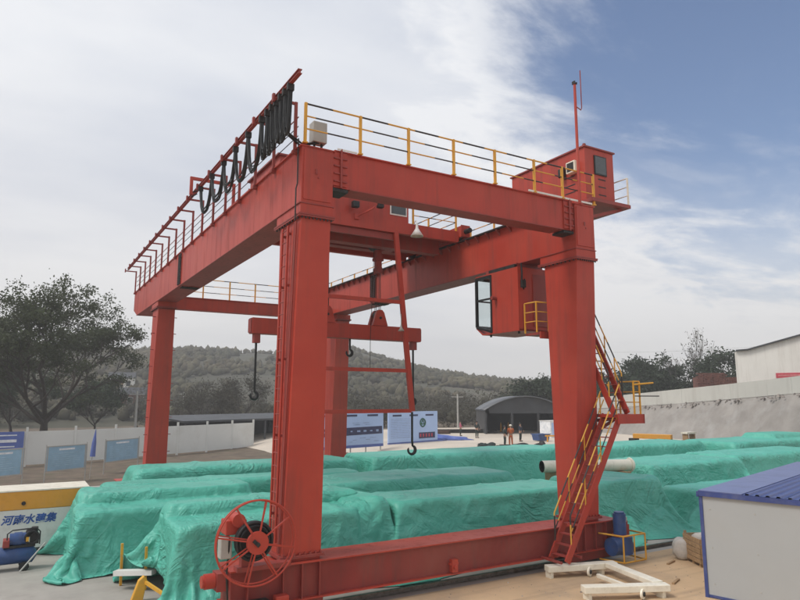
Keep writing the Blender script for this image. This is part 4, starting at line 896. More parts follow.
# air compressor
ac = empty('air_compressor', (-5.1, 8.3, 0), 'dark blue wheeled air compressor in front of the lettered white beam', 'compressor')
MB().tube([(-6.2, 8.3, .42), (-6.1, 8.3, .42), (-4.75, 8.3, .42), (-4.65, 8.3, .42)], [.08, .24, .24, .08], 24).build('tank', BLUE, ac)
for x in (-5.85, -4.95):
    for y in (8.02, 8.58): MB().cyl((x, y, .13), (0, 1, 0), .13, .07, 20).build('wheel', BLK, ac)
MB().cyl((-5.15, 8.3, .86), (1, 0, 0), .17, .42, 20).cyl((-5.15, 8.3, .86), (1, 0, 0), .19, .2, 20).build('motor', BLUE, ac)
MB().box(-5.5, -4.7, 8.15, 8.45, .64, .70).build('base_plate', DARK, ac)
MB().box(-4.85, -4.62, 8.2, 8.42, .7, .96).cyl((-4.74, 8.3, 1.05), (0, 0, 1), .09, .22, 14).cyl((-4.9, 8.3, 1.0), (.4, 0, 1), .08, .24, 14).build('pump_head', DARK, ac)
MB().ring((-4.8, 8.12, .9), (0, 1, 0), .17, .03, 24, 6).build('flywheel', BLK, ac)
tubeo('guard_hoop', BLK, ac, [(-5.42, 8.1, .7), (-5.42, 8.1, 1.05), (-5.3, 8.1, 1.14), (-4.7, 8.1, 1.16), (-4.6, 8.1, 1.05), (-4.6, 8.1, .7)], .02, 6)
box('belt_guard', RED2, ac, -5.52, -5.35, 8.05, 8.5, .68, .88, bevel=.02); box('pressure_switch', YEL, ac, -4.95, -4.88, 8.08, 8.13, .8, .92)
tubeo('tow_bar', GREYBOX, ac, [(-5.05, 7.75, .06), (-4.45, 8.0, .75)], .022, 6)

# ------------------------------------------------------------------ trailer-like white frame on the dirt
wf = empty('equipment_dolly', (8.2, -1.6, 0), 'white painted U shaped steel dolly on castors standing on the dusty ground', 'dolly')
def channel(a, b, w, h, name): 
    o = MB().bar(a, b, w, h).build(name, CREAM, wf, .015); return o
c1 = channel((7.35, -.16, .26), (9.35, -.80, .26), .28, .16, 'long_beam')
c2 = channel((6.75, -2.05, .26), (8.72, -2.98, .26), .28, .16, 'long_beam')
channel((9.05, -.86, .30), (8.62, -2.78, .30), .30, .12, 'cross_beam')
channel((8.2, -1.2, .2), (8.05, -2.3, .2), .10, .10, 'brace')
for p in ((7.42, -.2), (8.9, -.66), (6.85, -2.1), (8.55, -2.9)):
    MB().box(p[0]-.05, p[0]+.05, p[1]-.10, p[1]+.10, .025, .18).build('foot', CREAM, wf)
for p in ((8.45, -.68, .15), (8.0, -2.80, .15)):
    w_ = MB().cyl(p, (.35, -1, 0), .12, .05, 20).build('castor', CREAM, wf); MB().cyl((p[0]+.012, p[1]-.035, p[2]), (.35, -1, 0), .055, .03, 14).build('hub', BLK, w_)

for lab, p0, p1 in (('short timber offcut lying in front of the white dolly', (9.75, -2.35, .05), (10.25, -2.15, .05)), ('thin timber offcut lying behind the white dolly', (8.9, -.32, .05), (9.7, -.25, .05)), ('timber offcut lying by the blue motor guard', (11.4, -.95, .05), (11.9, -.80, .05))):
    o = MB().bar(p0, p1, .07, .045).build('timber_offcut', WOOD, None, .004); tag(o, lab, 'offcut', 'timber offcuts on the yard')
# ------------------------------------------------------------------ wooden crate with sacks
cr = empty('wooden_crate', (0, 0, 0), 'open wooden slatted crate of sacks beside the blue roofed cabin', 'crate')
CW, CD, CH = 1.25, 1.0, .78
for i in range(5):
    z = .1+i*.14
    for y in (-CD/2, CD/2): box('slat', WOOD, cr, -CW/2, CW/2, y-.012, y+.012, z, z+.125)
    for x in (-CW/2-.02, CW/2+.02): box('slat', WOOD, cr, x-.012, x+.012, -CD/2, CD/2, z, z+.125)
for x in (-CW/2+.06, 0, CW/2-.06):
    for y in (-CD/2-.03, CD/2+.03): box('batten', WOOD, cr, x-.04, x+.04, y-.015, y+.015, .02, .85)
for y in (-.4, 0, .4): box('skid', WOOD, cr, -CW/2, CW/2, y-.05, y+.05, .0, .09)
box('floor', WOOD, cr, -CW/2+.03, CW/2-.03, -CD/2+.03, CD/2-.03, .1, .14)
cr.location = (12.72, -1.55, .026); cr.rotation_euler = (0, 0, R(-28))
def sack(label, loc, sc, rz):
    me = bpy.data.meshes.new('sack'); b = bmesh.new(); bmesh.ops.create_icosphere(b, subdivisions=3, radius=1)
    for v in b.verts:
        n = v.co.normalized(); k = 1/max(abs(n.x)**3+abs(n.y)**3+abs(n.z)**3, .3)**(1/3); v.co = n*k; v.co += n*(.06*math.sin(7*n.x+3*n.y)+.05*math.sin(9*n.z+5*n.x)); v.co = Vector((v.co.x*sc[0], v.co.y*sc[1], v.co.z*sc[2]))
    b.to_mesh(me); b.free(); me.polygons.foreach_set('use_smooth', [True]*len(me.polygons)); me.materials.append(pmat('sack_cloth', (.50, .47, .43), .8, var=.15, vscale=5, bump=.4, bscale=18))
    o = link_mesh('sack', me, None, loc, (0, 0, rz)); tag(o, label, 'sack', 'sacks at the wooden crate')
sack('pale sack on the ground at the left end of the crate', (12.42, -.72, .33), (.30, .26, .31), .4)
sack('pale sack lying on top inside the wooden crate', (12.72, -1.5, .62), (.52, .36, .30), -.5)

# ------------------------------------------------------------------ site cabin at the right
sc = empty('site_cabin', (0, 0, 0), 'white panelled site cabin with low blue metal roof at the right edge', 'cabin')
CL, CWD, CHH = 6.0, 9.0, 2.48          # local: front wall lies on x=0 plane facing -x, running along -y
MB().box(.02, CWD, -CL, 0, .05, CHH).build('wall_core', PANEL, sc)
for i in range(2): box('wall_panel', PANEL, sc, .0, .018, -(i+1)*3.0+.002, -i*3.0-.002, .08, CHH-.06)
me, _ = MB().cyl((0, 0, 0), (1, 0, 0), .016, .012, 10).mesh('screw', GREYBOX)
repeat('screw', me, sc, [(-.004, y, z) for y in (-.22, -1.25, -2.3) for z in (.35, 1.2, 2.12)])
MB().box(-.03, .05, -.06, .02, .0, CHH+.06).build('corner_post', ROOFB, sc)
MB().box(-.06, .02, -CL, .02, CHH-.058, CHH+.06).build('fascia', ROOFB, sc)
MB().box(-.02, .03, -CL, -.062, .02, .078).build('base_rail', ROOFB, sc)
# roof: gentle rise away from the front edge, flashing along the left edge, ribbed sheets
rise = .012
def rz_(x): return CHH+.062+max(x, 0)*rise
MB().add([(-.05, .02, rz_(0)), (-.05, -1.0, rz_(0)), (CWD, -1.0, rz_(CWD)), (CWD, .02, rz_(CWD)), (-.05, .02, rz_(0)+.02), (-.05, -1.0, rz_(0)+.02), (CWD, -1.0, rz_(CWD)+.02), (CWD, .02, rz_(CWD)+.02)], [(3, 2, 1, 0), (4, 5, 6, 7), (0, 1, 5, 4), (1, 2, 6, 5), (2, 3, 7, 6), (3, 0, 4, 7)]).build('roof_flashing', ROOFL, sc)
for i in range(5):
    y1 = -1.01-i*.92; y0 = y1-.90; s_ = MB(); n = 4
    prof = [(y1, 0.)]
    for k in range(n):
        c_ = y1-(k+.5)*.90/n; prof += [(c_+.05, 0.), (c_+.03, .035), (c_-.03, .035), (c_-.05, 0.)]
    prof.append((y0, 0.))
    vs = [(x, y, rz_(x)+.004+z) for x in (-.04, CWD) for (y, z) in prof]; m_ = len(prof)
    s_.add(vs, [(k, k+1, m_+k+1, m_+k) for k in range(m_-1)]); s_.build('roof_sheet', ROOFB, sc)
MB().box(-.07, CWD+.05, .021, .06, CHH-.08, CHH+.05).build('side_fascia', ROOFB, sc)
MB().box(.05, CWD, .001, .02, .05, CHH-.1).build('side_wall', PANEL, sc)
cc = at_z(699.5, 492, CHH+.05); sc.location = (cc[0], cc[1], 0.02); sc.rotation_euler = (0, 0, R(14))

# ------------------------------------------------------------------ left background: fence, boards, roof, tree
fe = empty('site_hoarding', (5, 46, 0), 'long white panelled site hoarding behind the notice boards', 'fence')
fp = [(-13., 39.2), (-9.5, 40.4), (-4.57, 41.3), (-1.3, 42.2), (1.75, 43.7), (4.5, 45.0), (7.2, 46.3), (10.2, 47.9), (13., 49.4), (15.6, 50.9)]
for (xa, ya), (xb, yb) in zip(fp[:-1], fp[1:]):
    MB().bar((xa, ya, 1.33), (xb, yb, 1.33), .05, 2.4).build('panel', FENCE, fe)
me, _ = MB().box(-.08, .08, -.08, .08, -1.45, 1.45).mesh('post', FENCE)
repeat('post', me, fe, [(x, y, 1.4) for x, y in fp])
def notice(xa, ya, xb, yb, h0, h1, label, face, poster=None):
    t = empty('notice_board', ((xa+xb)/2, (ya+yb)/2, 0), label, 'notice board', 'notice boards along the hoarding')
    a = Vector((xa, ya, 0)); b = Vector((xb, yb, 0)); d = (b-a).normalized(); n = Vector((d.y, -d.x, 0))
    for p in (a, b): MB().bar(p, p+Vector((0, 0, h1+.12)), .06, .06, (0, 1, 0)).build('post', GREYBOX, t)
    o = MB().bar(a+d*.05+Vector((0, 0, (h0+h1)/2)), b-d*.05+Vector((0, 0, (h0+h1)/2)), .04, h1-h0).build('panel', face, t)
    f_ = MB()
    for z in (h0, h1): f_.bar(a+d*.03+Vector((0, 0, z))+n*.005, b-d*.03+Vector((0, 0, z))+n*.005, .07, .06)
    for p in (a+d*.1, b-d*.1): f_.bar(p+Vector((0, 0, h0+.031))+n*.005, p+Vector((0, 0, h1-.031))+n*.005, .06, .07, (0, 1, 0))
    f_.build('frame', GREYBOX, t)
    ln = (b-a).length; pr = MB()
    pr.bar(a.lerp(b, .3)+n*.026+Vector((0, 0, h1-.2)), a.lerp(b, .68)+n*.026+Vector((0, 0, h1-.2)), .004, .10); pr.build('title_print', INKL, o)
    pr = MB(); rg = random.Random(int(xa*10))
    for k in range(7):
        z = h1-.42-k*.115
        if z < h0+.1: break
        pr.bar(a.lerp(b, .12)+n*.026+Vector((0, 0, z)), a.lerp(b, rg.uniform(.5, .9))+n*.026+Vector((0, 0, z)), .004, .03)
    pr.build('text_print', INKS, o)
    return t
nb = [(( -6.6, 27.3), (-4.86, 28.3)), ((-3.75, 28.9), (-1.5, 30.5)), ((-.16, 33.2), (2.3, 35.6))]
for (p, q), lab in zip(nb, ('blue framed notice board at the left edge of the picture', 'blue framed notice board in the middle of the three before the hoarding', 'blue framed notice board nearest the left rear crane leg')):
    notice(p[0], p[1], q[0], q[1], .75, 2.15, lab, BOARDB)
bn = empty('blue_banner', (-6, 40.8, 0), 'blue banner with pale lettering fixed on the hoarding at the left edge', 'banner')
MB().bar((-9.3, 40.2, 1.5), (-4.75, 41.05, 1.5), .03, 2.1).build('cloth', BOARDV, bn)
MB().bar((-7.2, 40.565, 1.9), (-5.2, 40.945, 1.9), .012, .2).bar((-7.6, 40.49, 1.5), (-5.3, 40.926, 1.5), .012, .08).bar((-7.6, 40.49, 1.25), (-5.6, 40.87, 1.25), .012, .08).bar((-7.4, 40.53, 2.3), (-5.2, 40.945, 2.3), .012, .08).build('print', INKL, bn)
def furled(label, x, y, z0, z1, mat, lean):
    t = empty('furled_flag', (x, y, 0), label, 'flag', 'furled flags by the hoarding'); tubeo('pole', GREYBOX, t, [(x, y, .0), (x+lean, y, z1+.15)], .02, 6)
    MB().tube([(x+lean*.5, y, z0), (x+lean*.7, y, (z0+z1)/2), (x+lean, y, z1)], [.16, .13, .02], 10).build('cloth', mat, t)
furled('furled blue flag at the right post of the middle notice board', -1.2, 30.9, 1.35, 3.0, BOARDV, .18)
furled('furled red flag beside the left rear crane leg', 2.9, 35.9, 1.3, 2.7, REDP, .05)
# dark low roof behind the hoarding
sh = empty('low_shed', (18, 57, 0), 'long low shed with dark flat roof behind the white hoarding', 'shed')
a_, b_ = Vector((8.6, 50.8, 0)), Vector((27., 55.5, 0)); dn = Vector((-(b_-a_).y, (b_-a_).x, 0)).normalized()
MB().hexa([tuple(a_+Vector((0, 0, 2.62))), tuple(b_+Vector((0, 0, 2.72))), tuple(b_+dn*7+Vector((0, 0, 3.1))), tuple(a_+dn*7+Vector((0, 0, 3.0)))], [tuple(a_+Vector((0, 0, 2.8))), tuple(b_+Vector((0, 0, 2.95))), tuple(b_+dn*7+Vector((0, 0, 3.3))), tuple(a_+dn*7+Vector((0, 0, 3.2)))]).build('roof', SHEET, sh)
for t in (0.02, .25, .5, .75, .98):
    for q in (0.3, 6.7):
        p = a_.lerp(b_, t)+dn*q; MB().box(p.x-.08, p.x+.08, p.y-.08, p.y+.08, 0., 2.66+q*.05).build('post', SHEET, sh)
p = a_+dn*6.8; q = b_+dn*6.8; MB().bar(p+Vector((0, 0, 1.3)), q+Vector((0, 0, 1.3)), .05, 2.6).build('back_wall', SHEET, sh)
# the big tree
tb = at_d(44, 431, 66); make_tree('broadleaf_tree', 'large dark spreading broadleaf tree behind the hoarding at the left', (tb[0], tb[1], 0.), 18.2, .95, 5, LEAF, BARK, 44000, .44, .14, 'trees round the yard', levels=5, n0=7, kids=3, r0=.42, trunk=.17, up=.25, keep=.66)
for i, (px, d, h, sp) in enumerate(((-40, 74, 11, .8), (12, 84, 9, .9), (95, 88, 8., .9), (205, 92, 7.5, .6), (240, 95, 8.2, .55), (300, 98, 8, .6))):
    p = at_d(px, 425, d); lab = ['dark tree cut by the left edge of the picture', 'low bushy tree behind the trunk of the large tree', 'low bushy tree between the large tree and the rear crane leg', 'thin brown tree behind the white hoarding left of the dangling hook', 'thin brown tree above the dark flat roof', 'thin brown tree seen past the near crane leg'][i]
    make_tree('small_tree', lab, (p[0], p[1], 0.), h, sp, 40+i, LEAF2 if i < 3 else LEAF3, BARK, 5200 if i < 3 else 2600, .5, .20 if i < 3 else .14, 'trees round the yard', levels=4, n0=5, kids=3, r0=.16, trunk=.2)

# small far houses and poles on the left
def pole(label, px, py0, d, top_py, arm=True):
    p = at_d(px, py0, d); z1 = at_d(px, top_py, d)[2]; z0 = float(G(p[0], p[1])); t = empty('utility_pole', (p[0], p[1], z0), label, 'pole', 'utility poles')
    MB().tube([(p[0], p[1], z0), (p[0], p[1], z1)], [.16, .11], 8).build('shaft', GREYBOX, t)
    if arm: MB().bar((p[0]-.8, p[1]+.3, z1-.4), (p[0]+.8, p[1]-.3, z1-.4), .1, .1).build('crossarm', GREYBOX, t)
    return Vector((p[0], p[1], z1))
pole('pale utility pole right of the large tree', 135, 430, 75, 391); pole('thin pale utility pole behind the yard road', 458, 430, 90, 394); 
pole('far utility pole on the hillside left of the dangling hook', 183, 410, 130, 392)
def house(label, px, py, d, w, h, dep, wall, roofm, rz=0):
    p = at_d(px, py, d); z0 = float(hill_h(np.array(p[0]), np.array(p[1]))) if d > 110 else 0.
    t = empty('village_house', (0, 0, 0), label, 'house', 'houses below the hill')
    wl = MB().box(-w/2, w/2, -dep/2, dep/2, -1.0, h).build('wall', wall, t)
    MB().prism([(-dep/2-.4, h), (dep/2+.4, h), (0, h+dep*.3)], 0, -w/2-.3, w/2+.3).build('roof', roofm, t)
    for x in (-w*.28, w*.28): wn_ = box('window', WHT, t, x-.6, x+.6, -dep/2-.05, -dep/2-.002, h*.35, h*.8); box('pane', GLASSD, wn_, x-.5, x+.5, -dep/2-.06, -dep/2-.051, h*.38, h*.77)
    box('door', WOOD, t, -.5, .5, -dep/2-.05, -dep/2-.002, 0, h*.75)
    t.location = (p[0], p[1], z0); t.rotation_euler = (0, 0, rz); return t
house('small brick house with reddish wall right of the large tree', 133, 410, 140, 6, 3.0, 5, BRICK, SHEET, .2)
house('small pale house above the brick one right of the large tree', 121, 398, 165, 6, 3.4, 5, PLASTER, SHEET, -.2)

# ------------------------------------------------------------------ big display boards and site road things
def display(px0, px1, d0, d1, label, seed, extra=None):
    a = at_d(px0, 412.5, d0); b = at_d(px1, 411.5, d1); z1 = 4.84-12/640*d0; z0 = z1-2.72
    a = Vector((a[0], a[1], 0)); b = Vector((b[0], b[1], 0)); d = (b-a).normalized(); n = Vector((d.y, -d.x, 0)); ln = (b-a).length
    t = empty('display_board', tuple((a+b)/2), label, 'display board', 'display boards beside the road')
    H = lambda s, z, k=.06: tuple(a+d*s+n*k+Vector((0, 0, z)))
    MB().bar(H(0, (z0+z1)/2, 0), H(ln, (z0+z1)/2, 0), .1, z1-z0).build('panel', BOARDW, t)
    MB().bar(H(0, z0-.12, 0), H(ln, z0-.12, 0), .12, .22).build('plinth', BOARDV, t)
    for s in np.linspace(.2, ln-.2, 5): MB().bar(tuple(a+d*s-n*.1), H(s, z1, -.1), .08, .08, (0, 1, 0)).build('post', GREYBOX, t)
    rg = random.Random(seed); m1 = MB()
    for k in range(3):
        s = ln*(.08+.33*k); m1.bar(H(s, z1-.35), H(s+ln*.17, z1-.35), .01, .16)
    m1.build('title_print', INKN, t)
    return t, H, ln, z0, z1
t, H, ln, z0, z1 = display(317, 383, 50, 55, 'left pale blue display board with dark picture band behind the crane', 1)
MB().bar(H(.3, z0+1.05), H(ln-.15, z0+1.15), .01, .62).build('picture_band', INKN, t)
m1 = MB(); rg = random.Random(3)
for k in range(9): s = ln*(.08+.1*k); m1.bar(H(s, z0+1.1, .07), H(s+rg.uniform(.15, .35), z0+1.1, .07), .01, rg.uniform(.08, .2))
for k in range(14):
    s = ln*rg.uniform(.05, .85); z = rg.choice([z1-.8, z1-.95, z1-1.1, z0+.55, z0+.4, z0+.25]); m1.bar(H(s, z), H(s+rg.uniform(.3, .8), z), .01, .05)
m1.build('text_print', INKM, t)
t, H, ln, z0, z1 = display(388, 437, 57, 62, 'right pale blue display board with green ring emblem behind the hanging hook', 2)
m1 = MB(); rg = random.Random(5)
for k in range(12): z = z1-.65-k*.15; m1.bar(H(.3, z), H(ln*.42, z), .01, .05)
m1.build('text_print', INKM, t)
ax_ = Vector(H(0, 0, 1))-Vector(H(0, 0, 0))
m1 = MB()
c_ = Vector(H(ln*.68, z1-1.05, .07))
m1.ring(c_, ax_, .36, .07, 24, 6)
for k in range(3):
    q0 = Vector(H(ln*.68+.26*math.sin(k*2.094), z1-1.05+.26*math.cos(k*2.094), .08)); q1 = Vector(H(ln*.68+.26*math.sin((k+1)*2.094), z1-1.05+.26*math.cos((k+1)*2.094), .08)); m1.bar(q0, q1, .02, .09)
m1.build('emblem', INKG, t)
MB().bar(H(ln*.60, z0+.5), H(ln*.94, z0+.5), .01, .55).build('picture_band', INKN, t)
m1 = MB()
for k in range(5): m1.bar(H(ln*(.62+.06*k), z0+.5, .07), H(ln*(.645+.06*k), z0+.5, .07), .01, .3)
m1.build('picture_print', REDP, t)

def rock_heap(name, label, cat, px, py, w, dep, h, mat, seed, group=None, z=None):
    p = at_z(px, py, .93 if z is None else z); rg = random.Random(seed); me = bpy.data.meshes.new(name); b = bmesh.new(); bmesh.ops.create_icosphere(b, subdivisions=4, radius=1)
    for v in b.verts:
        n = v.co.copy(); k = 1+.22*math.sin(5*n.x+seed)+.16*math.sin(9*n.y+2*seed+4*n.x)+.1*math.sin(17*n.z+13*n.x); v.co = Vector((n.x*w/2*k, n.y*dep/2*k, max(n.z, -.05)*h*k))
    b.to_mesh(me); b.free(); me.polygons.foreach_set('use_smooth', [True]*len(me.polygons)); me.materials.append(mat)
    o = link_mesh(name, me, None, (p[0], p[1], p[2]-.03), (0, 0, -.54)); return tag(o, label, cat, group)
rock_heap('covered_pile', 'low pile under a blue sheet right of the display boards', 'pile', 437, 440, 5.5, 2.2, .5, BOARDV, 2)
rock_heap('bag_heap', 'low dark heap of bags left of the standing workers', 'heap', 487, 447, 1.4, .9, .35, CLD, 5, 'dark heaps at the workers feet')
rock_heap('bag_heap', 'low dark heap of bags at the feet of the orange dressed worker', 'heap', 516, 447, 2.6, .8, .28, DARK, 6, 'dark heaps at the workers feet')
rock_heap('bag_heap', 'small dark heap right of the workers beside the blue bin', 'heap', 541, 446, 1.0, .8, .34, DARK, 7, 'dark heaps at the workers feet')
# timber and machinery strip along the far edge of the road
for i, (px, py, w, h, mat, lab) in enumerate(((436, 434, 3.0, .7, RUST, 'stack of dark rusty timber left of the far pink dressed worker'), (449, 433, 3.2, .5, DARK, 'low dark stack of steel behind the yard road'), (478, 433, 4.2, .9, DARK, 'dark steel stack in front of the thicket beside the shed'))):
    p = at_z(px, py, .93); t = empty('material_stack', tuple(p), lab, 'stack', 'stacks along the road'); rg = random.Random(i)
    for k in range(7):
        z = p[2]+.06+.11*(k//2); o_ = rg.uniform(-.3, .3); MB().bar((p[0]-w/2*.86+o_, p[1]+w/2*.51+(k % 2)*.3, z), (p[0]+w/2*.86+o_, p[1]-w/2*.51+(k % 2)*.3, z), .22, .1).build('member', mat, t)
def cone(label, px, py, h, mat):
    p = at_z(px, py, .93); t = empty('marker_post', tuple(p), label, 'marker', 'yellow marker posts by the shed')
    MB().lathe([(.16, 0), (.13, .06), (.10, h*.7), (.05, h), (0, h)], p, 12).build('post', mat, t); MB().lathe([(.24, 0), (.24, .05), (.16, .06)], p, 12).build('base', DARK, t)
cone('yellow marker post left of the pair by the shed', 501, 432, 1.15, YEL); cone('yellow marker post right of the pair by the shed', 508.5, 432, 1.15, YEL); cone('yellow marker post among the rusty timber', 429, 434, 1.1, YEL)
# barrel-roofed shed
q0 = at_z(486, 434, .93); q1 = at_z(566, 434, .93); a = Vector(q0); b = Vector((q0[0]+ (q1[0]-q0[0]), q0[1]+(q1[1]-q0[1]), q0[2])); d = (b-a).normalized(); n = Vector((-d.y, d.x, 0)); ln = (b-a).length
shd = empty('arched_shed', tuple((a+b)/2), 'dark grey open fronted shed with curved roof behind the workers', 'shed')
dep = 9.; eav = 2.75; ris = 1.5
arc = [(ln*t, eav+ris*(1-(2*t-1)**2)) for t in np.linspace(-.02, 1.02, 17)]
mb = MB(); vs = []
for k in (-.4, dep):
    for s, z in arc: vs.append(tuple(a+d*s+n*k+Vector((0, 0, z))))
    for s, z in arc: vs.append(tuple(a+d*s+n*k+Vector((0, 0, z+.12))))
m_ = len(arc); fs = []
for k in range(m_-1): fs += [(m_+k, m_+k+1, 3*m_+k+1, 3*m_+k), (k, 2*m_+k, 2*m_+k+1, k+1), (k, k+1, m_+k+1, m_+k), (2*m_+k, 3*m_+k, 3*m_+k+1, 2*m_+k+1)]
mb.add(vs, fs, True); mb.build('roof', SHEETL, shd)
g_ = MB(); vs = [tuple(a+d*s+n*.05+Vector((0, 0, z-.01))) for s, z in arc[1:-1]]+[tuple(a+d*s+n*.05+Vector((0, 0, 2.35))) for s, z in arc[1:-1][::-1]]; g_.add(vs, [tuple(range(len(vs)))]); g_.build('gable', SHEET, shd)
MB().bar(tuple(a+n*dep+Vector((0, 0, eav/2))), tuple(b+n*dep+Vector((0, 0, eav/2))), .1, eav).build('back_wall', SHEET, shd)
for e_ in (a, b): MB().bar(tuple(e_+n*.2+Vector((0, 0, eav/2))), tuple(e_+n*(dep-.1)+Vector((0, 0, eav/2))), .1, eav-.02).build('side_wall', SHEET, shd)
for t_ in (.0, .33, .66, 1.): p = a.lerp(b, t_); MB().box(p.x-.1, p.x+.1, p.y-.1, p.y+.1, .9, .93+2.4).build('post', SHEET, shd)
# white container and blue bin at the right of the shed
p = at_z(553, 437, .93); wc = empty('white_container', tuple(p), 'white storage container beside the shed, half behind the right crane leg', 'container')
MB().box(p[0]-1.1, p[0]+1.1, p[1]-.8, p[1]+.8, .9, 2.6).build('body', INKL, wc, .03); MB().box(p[0]-1.15, p[0]+1.15, p[1]-.85, p[1]+.85, 2.601, 2.66).build('roof', WHT, wc)
MB().box(p[0]-.9, p[0]+.2, p[1]-.84, p[1]-.802, 1.0, 2.45).build('door', BOARDW, wc)
p = at_z(541, 441, .93); bb = empty('blue_bin', tuple(p), 'blue open skip bin on the road right of the workers', 'bin')
MB().hexa([(p[0]-.65, p[1]-.4, 1.0), (p[0]+.65, p[1]-.4, 1.0), (p[0]+.65, p[1]+.4, 1.0), (p[0]-.65, p[1]+.4, 1.0)], [(p[0]-.75, p[1]-.5, 1.6), (p[0]+.75, p[1]-.5, 1.6), (p[0]+.75, p[1]+.5, 1.6), (p[0]-.75, p[1]+.5, 1.6)]).build('tub', BLUE, bb, .02)
MB().bar((p[0]-.8, p[1]-.52, 1.58), (p[0]+.8, p[1]-.52, 1.58), .06, .08).bar((p[0]-.8, p[1]+.52, 1.58), (p[0]+.8, p[1]+.52, 1.58), .06, .08).build('rim', BLUE, bb)
p = at_z(557, 442, .93); ob = empty('orange_barrier', tuple(p), 'low orange barrier in front of the white container', 'barrier')
MB().bar((p[0]-1., p[1]+.5, 1.5), (p[0]+1., p[1]-.5, 1.5), .06, .14).build('rail', ORG, ob)
for s in (-.8, .8): MB().box(p[0]+s-.05, p[0]+s+.05, p[1]-s*.5-.05, p[1]-s*.5+.05, .93, 1.45).build('leg', ORG, ob)

# ------------------------------------------------------------------ people on the road (small figures)
def person(label, px, py, h, turn, top, legs, headgear, z=.93, arms=((.32, .02), (.30, .1)), group='workers on the road'):
    p = at_z(px, py, z); s = h/1.72
    t = empty('person', (0, 0, 0), label, 'person', group)
    def skin(name, V, E, Rr, mat, parent):
        me = bpy.data.meshes.new(name); me.from_pydata([tuple(c*s for c in v) for v in V], E, []); me.materials.append(mat)
        o = link_mesh(name, me, parent, (0, 0, 0)); m = o.modifiers.new('skin', 'SKIN')
        sv = me.skin_vertices[0].data
        for i, r in enumerate(Rr): sv[i].radius = (r*s, r*s) if not isinstance(r, tuple) else (r[0]*s, r[1]*s)
        sv[0].use_root = True; m.use_smooth_shade = True; q = o.modifiers.new('sub', 'SUBSURF'); q.levels = 1; q.render_levels = 1; return o
    sp = .095
    V = [(0, 0, .95), (0, 0, 1.15), (0, 0, 1.36), (0, 0, 1.46), (0, 0, 1.58), (0, -.015, 1.66)]; E = [(0, 1), (1, 2), (2, 3), (3, 4), (4, 5)]; Rr = [(.15, .11), (.135, .10), (.15, .105), .055, (.078, .095), (.07, .085)]
    hands = []
    for k, sd_ in enumerate((-1, 1)):
        o_, f_ = arms[k]; i = len(V); V += [(sd_*.19, 0, 1.40), (sd_*(.19+.1*o_*2), -.04-f_*.3, 1.13), (sd_*(.19+.08*o_*2), -.12-f_, .93+f_*.8)]; E += [(2, i), (i, i+1), (i+1, i+2)]; Rr += [.058, .047, .035]
        hx, hy, hz = V[i+2]; V += [(hx, hy-.03, hz-.07)]; E += [(i+2, i+3)]; Rr += [(.032, .022)]
        for q in range(4): j = len(V); V += [(hx+(q-1.5)*.022, hy-.04, hz-.12), (hx+(q-1.5)*.022, hy-.055, hz-.165+abs(q-1.5)*.008)]; E += [(i+3, j), (j, j+1)]; Rr += [.010, .008]
        j = len(V); V += [(hx-sd_*.04, hy-.06, hz-.07), (hx-sd_*.045, hy-.075, hz-.11)]; E += [(i+2, j), (j, j+1)]; Rr += [.011, .009]
    for sd_ in (-1, 1): i = len(V); V += [(sd_*sp, 0, .86), (sd_*sp*1.1, -.02, .48), (sd_*sp*1.15, .02, .09), (sd_*sp*1.3, -.14, .045)]; E += [(0, i), (i, i+1), (i+1, i+2), (i+2, i+3)]; Rr += [.085, .06, .045, .04]
    body = skin('body', V, E, Rr, SKIN, t)
    J = [(0, 0, .92), (0, 0, 1.15), (0, 0, 1.36), (0, 0, 1.44)]; JE = [(0, 1), (1, 2), (2, 3)]; JR = [(.175, .135), (.16, .125), (.17, .125), .075]
    for k, sd_ in enumerate((-1, 1)): o_, f_ = arms[k]; i = len(J); J += [(sd_*.2, 0, 1.40), (sd_*(.19+.1*o_*2), -.04-f_*.3, 1.13), (sd_*(.19+.08*o_*2), -.115-f_, .95+f_*.8)]; JE += [(2, i), (i, i+1), (i+1, i+2)]; JR += [.075, .062, .05]
    skin('jacket', J, JE, JR, top, t)
    T = [(0, 0, .95), (0, 0, .88)]; TE = [(0, 1)]; TR = [(.165, .125), (.16, .12)]
    for sd_ in (-1, 1): i = len(T); T += [(sd_*sp, 0, .82), (sd_*sp*1.1, -.02, .48), (sd_*sp*1.15, .02, .12)]; TE += [(1, i), (i, i+1), (i+1, i+2)]; TR += [.105, .078, .066]
    skin('trousers', T, TE, TR, legs, t)
    for sd_ in (-1, 1): MB().tube([(sd_*sp*1.15*s, .06*s, .05*s), (sd_*sp*1.2*s, -.06*s, .05*s), (sd_*sp*1.3*s, -.18*s, .04*s)], [.05*s, .055*s, .035*s], 8).build('shoe', BLK, t)
    mb = MB(); mb.lathe([(.118*s, 1.63*s), (.115*s, 1.68*s), (.085*s, 1.735*s), (.0, 1.765*s)], (0, 0, 0), 16)
    if headgear is not HAIR: mb.box(-.07*s, .07*s, -.17*s, -.1*s, 1.63*s, 1.642*s)
    mb.build('helmet' if headgear is not HAIR else 'hair', headgear, t)
    f_ = MB()
    for sx_ in (-.03, .03): f_.box((sx_-.012)*s, (sx_+.012)*s, -.105*s, -.095*s, 1.605*s, 1.615*s)
    f_.box(-.022*s, .022*s, -.1*s, -.088*s, 1.535*s, 1.543*s); f_.build('face_features', HAIR, t); MB().hexa([(-.014*s, -.118*s, 1.565*s), (.014*s, -.118*s, 1.565*s), (.012*s, -.09*s, 1.565*s), (-.012*s, -.09*s, 1.565*s)], [(-.006*s, -.102*s, 1.605*s), (.006*s, -.102*s, 1.605*s), (.006*s, -.09*s, 1.605*s), (-.006*s, -.09*s, 1.605*s)]).build('nose', SKIN, t)
    t.location = tuple(p); t.rotation_euler = (0, 0, turn); return t
